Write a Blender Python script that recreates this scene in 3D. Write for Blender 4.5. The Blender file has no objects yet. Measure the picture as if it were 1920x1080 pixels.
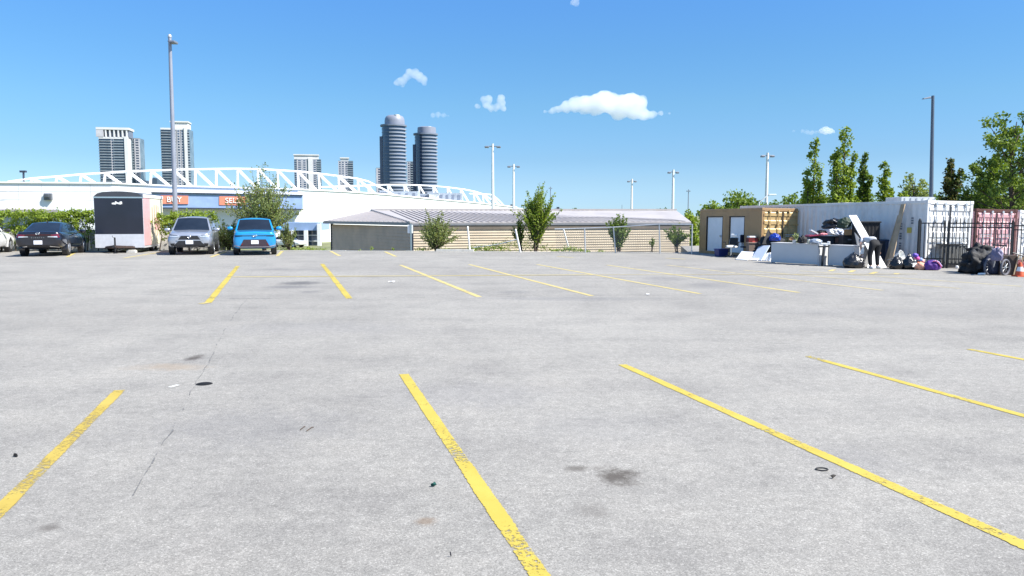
import bpy, bmesh, math, random
from mathutils import Vector, Matrix
from mathutils.bvhtree import BVHTree
R = math.radians
rnd = random.Random(7)
scene = bpy.context.scene
col = scene.collection

# ------------------------------------------------------------------ camera
H_CAM, FPX, HOR = 1.85, 1500.0, 404.0
PITCH = math.atan((540 - HOR) / FPX)
cp, sp = math.cos(PITCH), math.sin(PITCH)
cam_d = bpy.data.cameras.new('camera')
cam_d.sensor_width = 36.0
cam_d.lens = 36.0 * FPX / 1920.0
cam_d.clip_start = 0.1
cam_d.clip_end = 12000
cam = bpy.data.objects.new('camera', cam_d)
col.objects.link(cam)
cam.location = (0, 0, H_CAM)
cam.rotation_euler = (math.pi / 2 - PITCH, 0, 0)
scene.camera = cam

def ray(px, py):
    a, b = px - 960.0, 540.0 - py
    return Vector((a, FPX * cp + b * sp, -FPX * sp + b * cp))
def at(px, py, Y):
    d = ray(px, py)
    return Vector((0, 0, H_CAM)) + d * (Y / d.y)
def P(px, py, z=0.0):
    d = ray(px, py)
    return Vector((0, 0, H_CAM)) + d * ((z - H_CAM) / d.z)

TH = R(15.8)                       # the site's grid is turned by this angle
E1 = Vector((math.cos(TH), math.sin(TH), 0))
E2 = Vector((-math.sin(TH), math.cos(TH), 0))
LOW = -2.6                         # land beyond the lot lies lower

# ------------------------------------------------------------------ light
SUN = (E1 * 0.53 - E2 * 0.42 + Vector((0, 0, 0.78))).normalized()
EL = math.asin(SUN.z); AZ = math.atan2(SUN.x, SUN.y)
w = bpy.data.worlds.new('World'); scene.world = w; w.use_nodes = True
wn, wl = w.node_tree.nodes, w.node_tree.links
sky = wn.new('ShaderNodeTexSky'); sky.sky_type = 'NISHITA'; sky.sun_disc = False
sky.sun_elevation = EL; sky.sun_rotation = AZ
sky.altitude = 100; sky.air_density = 1.0; sky.dust_density = 0.25; sky.ozone_density = 4.5
hs = wn.new('ShaderNodeHueSaturation'); hs.inputs['Saturation'].default_value = 1.12; hs.inputs['Hue'].default_value = 0.498
wl.new(sky.outputs[0], hs.inputs['Color'])
# deep clear-day blue: the air near the horizon is thinner of white than the model's
gt = wn.new('ShaderNodeTexCoord'); sz = wn.new('ShaderNodeSeparateXYZ'); wl.new(gt.outputs['Generated'], sz.inputs[0])
rp = wn.new('ShaderNodeValToRGB'); wl.new(sz.outputs[2], rp.inputs[0]); el = rp.color_ramp.elements
stops = ((.0, (.36, .55, .86)), (.016, (.338, .488, .77)), (.042, (.334, .442, .63)), (.068, (.325, .42, .56)), (.132, (.374, .484, .553)), (.194, (.39, .522, .605)), (.247, (.41, .557, .68)), (.45, (.62, .72, .78)), (.8, (.95, .97, .97)))
while len(el) < len(stops): el.new(.5)
for e, (p_, c_) in zip(el, stops): e.position = p_; e.color = (*c_, 1)
mu = wn.new('ShaderNodeMix'); mu.data_type = 'RGBA'; mu.blend_type = 'MULTIPLY'; mu.inputs[0].default_value = 1
wl.new(hs.outputs[0], mu.inputs[6]); wl.new(rp.outputs[0], mu.inputs[7])
wl.new(mu.outputs[2], wn['Background'].inputs[0])
wn['Background'].inputs[1].default_value = 0.135
sl = bpy.data.lights.new('sun', 'SUN'); sl.energy = 5.0; sl.angle = R(0.53); sl.color = (1.0, 0.955, 0.875)
so = bpy.data.objects.new('sun', sl); col.objects.link(so)
so.rotation_euler = SUN.to_track_quat('Z', 'Y').to_euler(); so.location = (0, -20, 60)
scene.view_settings.view_transform = 'Standard'; scene.view_settings.look = 'None'
scene.view_settings.exposure = 1.0; scene.view_settings.gamma = 1.0
scene.cycles.volume_bounces = 14
scene.cycles.max_bounces = 16
scene.cycles.transparent_max_bounces = 24

# ------------------------------------------------------------------ materials
def nt(name):
    m = bpy.data.materials.new(name); m.use_nodes = True
    return m, m.node_tree.nodes, m.node_tree.links, m.node_tree.nodes['Principled BSDF']
def math_n(n, l, op, a, b=None, c=None, clamp=False):
    x = n.new('ShaderNodeMath'); x.operation = op; x.use_clamp = clamp
    for i, v in enumerate((a, b, c)):
        if v is None: continue
        if isinstance(v, (int, float)): x.inputs[i].default_value = v
        else: l.new(v, x.inputs[i])
    return x.outputs[0]
def noise(n, l, vec, scale, detail=4, rough=.55):
    t = n.new('ShaderNodeTexNoise'); t.inputs['Scale'].default_value = scale
    t.inputs['Detail'].default_value = detail; t.inputs['Roughness'].default_value = rough
    l.new(vec, t.inputs['Vector']); return t.outputs['Fac']
def ramp(n, l, fac, *stops):
    r = n.new('ShaderNodeValToRGB'); e = r.color_ramp.elements
    while len(e) < len(stops): e.new(0.5)
    for i, (p, c) in enumerate(stops):
        e[i].position = p; e[i].color = (*c, 1) if len(c) == 3 else c
    l.new(fac, r.inputs[0]); return r.outputs[0]
def mixc(n, l, fac, a, b, mode='MIX'):
    x = n.new('ShaderNodeMix'); x.data_type = 'RGBA'; x.blend_type = mode
    for s, v in ((0, fac), (6, a), (7, b)):
        if isinstance(v, (int, float)): x.inputs[s].default_value = v
        elif isinstance(v, tuple): x.inputs[s].default_value = (*v, 1)
        else: l.new(v, x.inputs[s])
    return x.outputs[2]
def mat(name, c, rough=.6, metal=0., var=.15, scale=6., bump=0., coat=0., dirt=None, spec=.5):
    m, n, l, b = nt(name)
    tc = n.new('ShaderNodeTexCoord'); v = tc.outputs['Object']
    f = noise(n, l, v, scale, 5)
    lo = tuple(x * (1 - var) for x in c); hi = tuple(min(1, x * (1 + var)) for x in c)
    cc = ramp(n, l, f, (.3, lo), (.7, hi))
    if dirt:
        g = noise(n, l, v, dirt[1], 6, .65)
        cc = mixc(n, l, math_n(n, l, 'MULTIPLY', ramp(n, l, g, (.5, (0, 0, 0)), (.72, (1, 1, 1))), dirt[2]), cc, dirt[0])
    l.new(cc, b.inputs['Base Color'])
    rr = math_n(n, l, 'MULTIPLY_ADD', f, .2, rough - .1, True); l.new(rr, b.inputs['Roughness'])
    b.inputs['Metallic'].default_value = metal
    b.inputs['Coat Weight'].default_value = coat; b.inputs['Coat Roughness'].default_value = .04
    b.inputs['Specular IOR Level'].default_value = spec
    if bump:
        bp = n.new('ShaderNodeBump'); bp.inputs['Strength'].default_value = bump; bp.inputs['Distance'].default_value = .02
        l.new(noise(n, l, v, scale * 3, 4), bp.inputs['Height']); l.new(bp.outputs[0], b.inputs['Normal'])
    return m
def leafmat(name, *cols, trans=.35):
    m, n, l, b = nt(name)
    g = n.new('ShaderNodeNewGeometry')
    k = len(cols)
    cc = ramp(n, l, g.outputs['Random Per Island'], *[(i / max(1, k - 1), c) for i, c in enumerate(cols)])
    l.new(cc, b.inputs['Base Color']); b.inputs['Roughness'].default_value = .55
    b.inputs['Specular IOR Level'].default_value = .3
    tr = n.new('ShaderNodeBsdfTranslucent')
    l.new(mixc(n, l, 1.0, cc, (1.0, 1.0, .45), 'MULTIPLY'), tr.inputs[0])
    mx = n.new('ShaderNodeMixShader'); mx.inputs[0].default_value = trans
    l.new(b.outputs[0], mx.inputs[1]); l.new(tr.outputs[0], mx.inputs[2])
    l.new(mx.outputs[0], n['Material Output'].inputs['Surface'])
    return m

# ------------------------------------------------------------------ mesh builder
class MB:
    def __init__(s): s.v = []; s.f = []; s.m = []
    def add(s, vs, fs, mi=0):
        o = len(s.v); s.v += [tuple(x) for x in vs]
        for f in fs: s.f.append(tuple(o + i for i in f)); s.m.append(mi)
    def box(s, x0, y0, z0, x1, y1, z1, mi=0):
        s.hexa([(x0, y0, z0), (x1, y0, z0), (x1, y1, z0), (x0, y1, z0), (x0, y0, z1), (x1, y0, z1), (x1, y1, z1), (x0, y1, z1)], mi)
    def hexa(s, p, mi=0):
        s.add(p, [(0, 3, 2, 1), (4, 5, 6, 7), (0, 1, 5, 4), (1, 2, 6, 5), (2, 3, 7, 6), (3, 0, 4, 7)], mi)
    def bar(s, a, b, w, h, up=(0, 0, 1), mi=0):
        a, b = Vector(a), Vector(b); d = (b - a).normalized(); u = Vector(up)
        x = d.cross(u)
        if x.length < 1e-4: x = d.cross(Vector((1, 0, 0)))
        x.normalize(); u = x.cross(d).normalized()
        x *= w / 2; u *= h / 2
        s.hexa([a - x - u, a + x - u, b + x - u, b - x - u, a - x + u, a + x + u, b + x + u, b - x + u], mi)
    def tube(s, pts, rad, n=8, mi=0):
        pts = [Vector(p) for p in pts]
        if isinstance(rad, (int, float)): rad = [rad] * len(pts)
        o = len(s.v); prev = None
        for i, p in enumerate(pts):
            d = (pts[min(i + 1, len(pts) - 1)] - pts[max(i - 1, 0)]).normalized()
            x = prev - d * prev.dot(d) if prev is not None else d.cross(Vector((0, 0, 1)) if abs(d.z) < .95 else Vector((1, 0, 0)))
            x.normalize(); prev = x; y = d.cross(x)
            for k in range(n):
                t = 2 * math.pi * k / n
                s.v.append(tuple(p + (x * math.cos(t) + y * math.sin(t)) * rad[i]))
        for i in range(len(pts) - 1):
            for k in range(n):
                a = o + i * n + k; b = o + i * n + (k + 1) % n
                s.f.append((a, b, b + n, a + n)); s.m.append(mi)
        s.f.append(tuple(o + k for k in reversed(range(n)))); s.m.append(mi)
        e = o + (len(pts) - 1) * n
        s.f.append(tuple(e + k for k in range(n))); s.m.append(mi)
    def lathe(s, prof, n=24, c=(0, 0, 0), axis='Z', mi=0):
        o = len(s.v); c = Vector(c)
        for r, z in prof:
            for k in range(n):
                t = 2 * math.pi * k / n; a, b = r * math.cos(t), r * math.sin(t)
                s.v.append(tuple(c + Vector({'Z': (a, b, z), 'X': (z, a, b), 'Y': (b, z, a)}[axis])))
        for i in range(len(prof) - 1):
            for k in range(n):
                a = o + i * n + k; b = o + i * n + (k + 1) % n
                s.f.append((a, b, b + n, a + n)); s.m.append(mi)
        s.f.append(tuple(o + k for k in reversed(range(n)))); s.m.append(mi)
        e = o + (len(prof) - 1) * n
        s.f.append(tuple(e + k for k in range(n))); s.m.append(mi)
    def prism(s, poly, z0, z1, mi=0):
        n = len(poly)
        s.add([(x, y, z0) for x, y in poly] + [(x, y, z1) for x, y in poly],
              [tuple(reversed(range(n))), tuple(range(n, 2 * n))] + [(i, (i + 1) % n, n + (i + 1) % n, n + i) for i in range(n)], mi)
    def slab(s, q, th, mi=0):
        q = [Vector(p) for p in q]; nn = (q[1] - q[0]).cross(q[2] - q[0]).normalized() * th
        k = len(q)
        s.add([p for p in q] + [p + nn for p in q], [tuple(reversed(range(k))), tuple(range(k, 2 * k))] + [(i, (i + 1) % k, k + (i + 1) % k, k + i) for i in range(k)], mi)
    def build(s, name, mats, parent=None, smooth=None, bevel=0., loc=None):
        me = bpy.data.meshes.new(name); me.from_pydata(s.v, [], s.f); me.validate(); me.update()
        if not isinstance(mats, (list, tuple)): mats = [mats]
        for m in mats: me.materials.append(m)
        if len(me.polygons) == len(s.m) and len(mats) > 1: me.polygons.foreach_set('material_index', s.m)
        if smooth is not None:
            me.polygons.foreach_set('use_smooth', [True] * len(me.polygons)); me.set_sharp_from_angle(angle=R(smooth))
        o = bpy.data.objects.new(name, me); col.objects.link(o)
        if parent: o.parent = parent
        if loc is not None: o.location = loc
        if bevel:
            b = o.modifiers.new('bevel', 'BEVEL'); b.width = bevel; b.segments = 2; b.limit_method = 'ANGLE'
        return o
def tag(o, label=None, cat=None, group=None, kind=None):
    if label: o['label'] = label
    if cat: o['category'] = cat
    if group: o['group'] = group
    if kind: o['kind'] = kind
    return o
def thing(name, label, cat, loc=(0, 0, 0), rz=0., group=None):
    o = bpy.data.objects.new(name, None); col.objects.link(o); o.empty_display_size = .3
    o.location = loc; o.rotation_euler = (0, 0, rz)
    return tag(o, label, cat, group)
def dup(root, loc, rz=None, label=None, scale=None):
    r = root.copy(); col.objects.link(r); r.location = loc
    if rz is not None: r.rotation_euler = (0, 0, rz)
    if scale: r.scale = scale
    if label: r['label'] = label
    for ch in list(root.children):
        c = ch.copy(); col.objects.link(c); c.parent = r
        for g in list(ch.children):
            d = g.copy(); col.objects.link(d); d.parent = c
    return r
def struct(mb, name, m, smooth=None):
    return tag(mb.build(name, m, smooth=smooth), kind='structure')
def text(s, size, m, parent, loc, rot=(math.pi / 2, 0, 0), name='lettering', ext=.01, spacing=1.0):
    c = bpy.data.curves.new(name, 'FONT'); c.body = s; c.size = size; c.extrude = ext; c.align_x = 'CENTER'; c.align_y = 'CENTER'
    c.space_character = spacing
    c.materials.append(m); o = bpy.data.objects.new(name, c); col.objects.link(o); o.parent = parent
    dg = bpy.context.evaluated_depsgraph_get(); me = bpy.data.meshes.new_from_object(o.evaluated_get(dg)); bpy.data.objects.remove(o)
    o = bpy.data.objects.new(name, me); col.objects.link(o); o.parent = parent
    o.location = loc; o.rotation_euler = rot; return o

# ------------------------------------------------------------------ shared materials
MAT = {}
MAT['white_metal'] = mat('white_metal', (.78, .78, .76), .45, 0, .05, 3)
MAT['pole_grey'] = mat('pole_grey', (.20, .22, .26), .5, .3, .1, 2)
MAT['galv'] = mat('galvanised', (.55, .57, .58), .4, .5, .12, 10)
MAT['black_iron'] = mat('black_iron', (.012, .013, .015), .5, 0, .2, 8)
MAT['rubber'] = mat('rubber', (.018, .018, .019), .8, 0, .2, 20)
MAT['alloy'] = mat('alloy', (.55, .56, .58), .3, .8, .05, 10)
MAT['black_plastic'] = mat('black_plastic', (.018, .018, .02), .5, 0, .2, 12)
MAT['glass'] = mat('dark_glass', (.012, .016, .024), .06, 0, .3, 1.5, spec=.8)
MAT['chrome'] = mat('chrome', (.8, .8, .82), .15, 1., .03, 5)
MAT['lamp_clear'] = mat('lamp_clear', (.55, .58, .62), .12, .3, .15, 14, coat=1)
MAT['lamp_red'] = mat('lamp_red', (.13, .006, .010), .12, 0, .2, 14, coat=1)
MAT['plate'] = mat('plate', (.78, .80, .86), .4, 0, .06, 18)
MAT['concrete'] = mat('concrete', (.55, .53, .48), .9, 0, .12, 5, .3)
MAT['bark'] = mat('bark', (.085, .06, .042), .9, 0, .3, 14, .5)
# ------------------------------------------------------------------ ground, lot, painted lines
def asphalt():
    m, n, l, b = nt('asphalt')
    tc = n.new('ShaderNodeTexCoord'); v = tc.outputs['Object']
    big = noise(n, l, v, .11, 5, .6); mid = noise(n, l, v, .9, 5, .65); sm = noise(n, l, v, 9, 4, .6)
    c = ramp(n, l, big, (.34, (.252, .240, .219)), (.66, (.308, .294, .267)))
    c = mixc(n, l, 1.0, c, ramp(n, l, mid, (.28, (.84, .84, .85)), (.5, (1, 1, 1)), (.75, (1.08, 1.07, 1.06))), 'MULTIPLY')
    c = mixc(n, l, 1.0, c, ramp(n, l, sm, (.3, (.88, .88, .88)), (.7, (1.1, 1.1, 1.1))), 'MULTIPLY')
    # crushed stone in the surface: light and dark grains
    for sc_, lo, hi in ((60, .92, 1.12), (110, .76, 1.36), (210, .78, 1.30)):
        vo = n.new('ShaderNodeTexVoronoi'); vo.inputs['Scale'].default_value = sc_; l.new(v, vo.inputs['Vector'])
        s = n.new('ShaderNodeSeparateColor'); l.new(vo.outputs['Color'], s.inputs[0])
        c = mixc(n, l, 1.0, c, ramp(n, l, s.outputs[0], (0, (lo,) * 3), (.55, (1, 1, 1)), (.86, (1.02, 1.02, 1.02)), (1, (hi,) * 3)), 'MULTIPLY')
    # rolled streaks along the aisles
    mp = n.new('ShaderNodeMapping'); mp.inputs['Rotation'].default_value = (0, 0, -TH); mp.inputs['Scale'].default_value = (.06, .9, 1)
    l.new(v, mp.inputs[0])
    st = noise(n, l, mp.outputs[0], 1.6, 5, .6)
    c = mixc(n, l, 1.0, c, ramp(n, l, st, (.3, (.94, .94, .945)), (.62, (1.03, 1.03, 1.03))), 'MULTIPLY')
    # oil stains, each at its own spot on the lot
    wob = noise(n, l, v, 3.5, 5, .7)
    fine = noise(n, l, v, 14, 4, .7)
    for px, py, rx, ry, k, cc in ((1155, 893, .20, .16, .85, (.06, .05, .042)), (1082, 879, .10, .06, .6, (.07, .06, .05)), (1112, 957, .14, .10, .38, (.1, .09, .08)),
                                  (365, 671, .13, .16, .8, (.05, .04, .035)), (322, 688, .55, .18, .35, (.30, .22, .14)), (562, 531, .75, .50, .7, (.07, .07, .075)),
                                  (545, 538, .9, .35, .45, (.09, .09, .1)), (585, 547, .35, .3, .4, (.09, .09, .1)), (800, 978, .08, .05, .6, (.16, .11, .07)), (90, 990, .07, .05, .7, (.1, .09, .08)),
                                  (470, 800, 1.2, .55, .24, (.12, .12, .13)), (560, 505, 2.5, .35, .30, (.12, .12, .13)), (1075, 560, 2.6, .35, .3, (.13, .13, .14)),
                                  (1240, 522, .75, .7, .30, (.12, .12, .13)), (1340, 536, .8, .8, .28, (.12, .12, .13)), (965, 548, .6, .35, .35, (.1, .1, .11)), (1590, 862, .5, .3, .22, (.12, .12, .13)),
                                  (890, 740, 1.1, .5, .16, (.13, .13, .15)), (600, 615, 2.2, .6, .14, (.13, .13, .15)), (1120, 800, 1.0, .5, .14, (.14, .14, .15)), (1640, 585, 3, .5, .15, (.14, .14, .15))):
        p = P(px, py)
        s = n.new('ShaderNodeVectorMath'); s.operation = 'SUBTRACT'; l.new(v, s.inputs[0]); s.inputs[1].default_value = tuple(p)
        d = n.new('ShaderNodeVectorMath'); d.operation = 'DIVIDE'; l.new(s.outputs[0], d.inputs[0]); d.inputs[1].default_value = (rx, ry * 1.6, 1)
        le = n.new('ShaderNodeVectorMath'); le.operation = 'LENGTH'; l.new(d.outputs[0], le.inputs[0])
        e = math_n(n, l, 'MULTIPLY_ADD', wob, 1.5, math_n(n, l, 'SUBTRACT', le.outputs['Value'], .75))
        e = math_n(n, l, 'MULTIPLY_ADD', fine, .7, math_n(n, l, 'SUBTRACT', e, .35))
        fac = math_n(n, l, 'MULTIPLY', ramp(n, l, e, (.35, (1, 1, 1)), (1.15, (0, 0, 0))), k)
        c = mixc(n, l, fac, c, cc)
    l.new(c, b.inputs['Base Color']); b.inputs['Roughness'].default_value = .92; b.inputs['Specular IOR Level'].default_value = .25
    bp = n.new('ShaderNodeBump'); bp.inputs['Strength'].default_value = .55; bp.inputs['Distance'].default_value = .006
    l.new(noise(n, l, v, 90, 3, .7), bp.inputs['Height']); l.new(bp.outputs[0], b.inputs['Normal'])
    return m
m_asph = asphalt()
def worn(name, lo, hi, a0, a1, sc=16., big=1.3, rough=.7, edge=False):
    m, n, l, b = nt(name)
    tc = n.new('ShaderNodeTexCoord'); v = tc.outputs['Object']
    l.new(ramp(n, l, noise(n, l, v, 3, 4), (.3, lo), (.7, hi)), b.inputs['Base Color']); b.inputs['Roughness'].default_value = rough
    f = math_n(n, l, 'ADD', math_n(n, l, 'MULTIPLY', noise(n, l, v, sc, 7, .8), .7), math_n(n, l, 'MULTIPLY', noise(n, l, v, big, 3, .6), .55))
    if edge:
        uv = n.new('ShaderNodeUVMap'); sx_ = n.new('ShaderNodeSeparateXYZ'); l.new(uv.outputs[0], sx_.inputs[0])
        e_ = math_n(n, l, 'ABSOLUTE', math_n(n, l, 'SUBTRACT', sx_.outputs[1], .5))
        e_ = math_n(n, l, 'MULTIPLY', math_n(n, l, 'SUBTRACT', e_, .36, clamp=True), 1.9)
        f = math_n(n, l, 'SUBTRACT', f, e_)
    a = ramp(n, l, f, (a0, (0, 0, 0)), (a1, (1, 1, 1)))
    l.new(a, b.inputs['Alpha'])
    return m
m_yel = worn('road_paint', (.40, .305, .042), (.46, .36, .060), .515, .575, 28, edge=True)
m_yel_old = worn('old_road_paint', (.37, .27, .045), (.44, .33, .065), .53, .64, 26, edge=True)
m_yel_far = worn('faded_road_paint', (.44, .35, .12), (.50, .41, .17), .32, .56, 9, edge=True)
m_yel_faint = worn('faint_road_paint', (.43, .36, .18), (.48, .40, .22), .38, .64, 7, edge=True)
m_wht = worn('white_road_paint', (.62, .61, .58), (.7, .7, .66), .4, .6, 9)
m_crack = worn('crack_filler', (.13, .125, .12), (.18, .175, .165), .60, .74, 6, .7)
m_seam = worn('seam_filler', (.14, .14, .14), (.19, .19, .18), .60, .74, 6, .8)

g = MB(); S = 6000
g.add([(-S, -S, LOW), (S, -S, LOW), (S, S, LOW), (-S, S, LOW)], [(0, 1, 2, 3)])
m_land = mat('dry_grass', (.16, .17, .075), .95, 0, .35, .4, .4)
struct(g, 'ground', m_land)
edge = [P(-700, 468.5), P(-100, 469.5), P(540, 470), P(870, 471.5), P(1150, 473), P(1292, 474.5)]
edge = [(p.x, p.y) for p in edge]
right = [(edge[-1][0] + 1.5, edge[-1][1] + 9), (34, 62), (120, 52), (120, -40), (-120, -40), (edge[0][0], edge[0][1])]
outline = edge + right
lot = MB()
k = len(outline)
lot.add([(x, y, 0) for x, y in outline] + [(x, y, LOW - .05) for x, y in outline],
        [tuple(reversed(range(k)))] + [(i, (i + 1) % k, k + (i + 1) % k, k + i) for i in range(k)])
lo = struct(lot, 'parking_lot', m_asph)
kb = MB()
for i in range(1, len(edge) - 1):
    a, b = Vector((*edge[i], 0)), Vector((*edge[i + 1], 0))
    L = (b - a).length; q = max(1, int(L / 2.6)); d = (b - a) / q
    for j in range(q):
        p0 = a + d * j + d.normalized() * .012; p1 = a + d * (j + 1) - d.normalized() * .012
        hh = .01 + .02 * rnd.random(); up = Vector((0, 0, hh / 2 - .02)); out = Vector((0, .09, 0))
        kb.bar(p0 + up + out, p1 + up + out, .16, hh + .04)
a, b = P(818, 471.6) + Vector((0, .12, 0)), P(888, 471.8) + Vector((0, .12, 0))
kb.bar(a + Vector((0, 0, .05)), b + Vector((0, 0, .05)), .22, .13)
struct(kb, 'kerb', MAT['concrete'])

def line(pa, pb, wd, m, ext=0., z=.004, name='parking_line'):
    a, b = P(*pa), P(*pb); d = (b - a).normalized(); b = b + d * ext
    q = Vector((-d.y, d.x, 0)) * wd / 2; up = Vector((0, 0, z))
    mb = MB(); mb.add([a - q + up, b - q + up, b + q + up, a + q + up], [(0, 1, 2, 3)])
    o = struct(mb, name, m); uv = o.data.uv_layers.new(name='across')
    for i_, q_ in enumerate(((0, 0), (1, 0), (1, 1), (0, 1))): uv.data[i_].uv = q_
line((224, 732), (0, 957), .135, m_yel_old, 1.6)
line((757, 702), (1012, 1080), .135, m_yel, 1.5)
line((1167, 684), (1920, 1023), .135, m_yel, 3)
line((1514, 668), (1920, 780), .125, m_yel, 6)
line((1817, 655), (1920, 674.5), .125, m_yel, 9)
for a, b, wd, m in (((446, 499), (390, 568), .18, m_yel), ((604, 495), (655, 560), .18, m_yel), ((751, 497), (899, 557), .15, m_yel_far), ((880, 496), (1110, 555), .14, m_yel_far),
                    ((1007, 496), (1313, 551), .13, m_yel_far), ((1138, 497), (1498, 548.5), .13, m_yel_far), ((1250, 497), (1655, 544.5), .14, m_yel_faint), ((1395, 507), (1800, 541), .14, m_yel_faint), ((1500, 508), (1915, 537), .13, m_yel_faint)):
    line(a, b, wd, m)
line((392, 567.5), (376, 570), .16, m_yel_far, z=.008)
line((436, 519.5), (1112, 515.5), .19, m_yel_far, z=.008)
line((1112, 515.5), (1720, 514), .13, m_yel_faint, z=.008)
for a, b in (((1564, 505.5), (1556, 508.5)), ((1601, 507), (1593, 510.5)), ((1643, 510), (1633, 513.5)), ((1683, 512.5), (1678, 514.5)), ((395, 482), (424, 472)), ((126, 482), (140, 474)),
             ((232, 484), (300, 473)), ((520, 480), (529, 471)), ((620, 471), (637, 480)), ((722, 472), (742, 481)), ((1045, 481), (1075, 483)), ((1248, 484), (1285, 486))):
    line(a, b, .17, m_yel_far, z=.005)
line((318, 727), (334, 722.5), .05, m_wht, z=.006, name='paint_scrap')
# cracks and seams
def crack(pts, wd, m, name):
    mb = MB(); w_ = [P(*p) for p in pts]; fine = []
    for a, b in zip(w_, w_[1:]):
        q = max(2, int((b - a).length / .25))
        for j in range(q): fine.append(a + (b - a) * j / q)
    fine.append(w_[-1]); vs = []
    for i, p in enumerate(fine):
        d = (fine[min(i + 1, len(fine) - 1)] - fine[max(0, i - 1)]).normalized(); q = Vector((-d.y, d.x, 0))
        p = p + q * rnd.uniform(-1, 1) * wd * .9; ww = wd * rnd.uniform(.35, 1.) / 2
        vs += [p - q * ww + Vector((0, 0, .003)), p + q * ww + Vector((0, 0, .003))]
    mb.add(vs, [(2 * i, 2 * i + 2, 2 * i + 3, 2 * i + 1) for i in range(len(fine) - 1)])
    struct(mb, name, m)
crack([(462, 562), (440, 590), (415, 630), (385, 690), (352, 745), (320, 810), (285, 870), (250, 930)], .020, m_crack, 'pavement_crack')
crack([(430, 560), (640, 559), (900, 556), (1100, 555), (1330, 553)], .07, m_crack, 'pavement_crack')
crack([(0, 545), (420, 556)], .05, m_seam, 'pavement_crack')
crack([(1330, 553), (1919, 548)], .06, m_seam, 'pavement_crack')

# small things lying on the asphalt
c0 = P(383, 720)
t = thing('drain_cover', 'small round black drain cover set in the asphalt beside the crack', 'drain cover', (c0.x, c0.y, 0))
mb = MB(); mb.lathe([(.08, .0), (.08, .006), (.074, .008)], 28); mb.build('cover', mat('cast_iron', (.012, .012, .013), .8, 0, .3, 30, spec=.15), t, 30)
mb = MB(); mb.lathe([(.088, .0), (.09, .002), (.085, .004)], 28); mb.build('rim', MAT['rubber'], t)
c0 = P(1541, 881)
mb = MB(); pts = [(.043 * math.cos(a * math.pi / 12), .032 * math.sin(a * math.pi / 12), .006) for a in range(24)]
mb.tube(pts + [pts[0], pts[1]], .0042, 6)
tag(mb.build('rubber_ring', MAT['rubber'], smooth=60, loc=c0), 'thin black ring lying on the asphalt beside a yellow line', 'ring')
def scrap(px, py, s, c, label, cat='litter'):
    mb = MB(); p = P(px, py)
    q = []
    for i in range(7):
        a = i / 7 * 6.283; r = s * rnd.uniform(.5, 1.1); q.append((r * math.cos(a), r * .6 * math.sin(a), rnd.uniform(.004, .035)))
    mb.add(q + [(0, 0, .03), (0, 0, .001)], [(i, (i + 1) % 7, 7) for i in range(7)] + [((i + 1) % 7, i, 8) for i in range(7)])
    tag(mb.build('litter_scrap', mat('litter', c, .8, 0, .3, 30, spec=.2), loc=p), label, cat)
scrap(812, 913, .024, (.01, .06, .05), 'small dark green scrap lying left of the central yellow line')
scrap(30, 857, .02, (.02, .02, .02), 'tiny black scrap beyond the left worn yellow line')
scrap(735, 529, .12, (.85, .85, .85), 'white scrap of paper between two far yellow lines')
scrap(1562, 897, .022, (.05, .045, .04), 'dark twig-like scrap beside the black ring')
scrap(845, 1044, .008, (.02, .02, .03), 'black crumb left of the central yellow line near the camera', 'litter')
scrap(1215, 553, .07, (.8, .8, .8), 'white speck of litter on the far crack of the asphalt')
for (a, b) in (((563, 806), (572, 800)), ((575, 808), (588, 801))):
    mb = MB(); mb.tube([P(*a, .006), (P(*a) + P(*b)) / 2 + Vector((.01, .02, .012)), P(*b, .006)], .004, 5)
    tag(mb.build('twig', MAT['bark']), 'short dark twig lying on the asphalt near the drain cover', 'twig', 'twigs on the asphalt')
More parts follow.
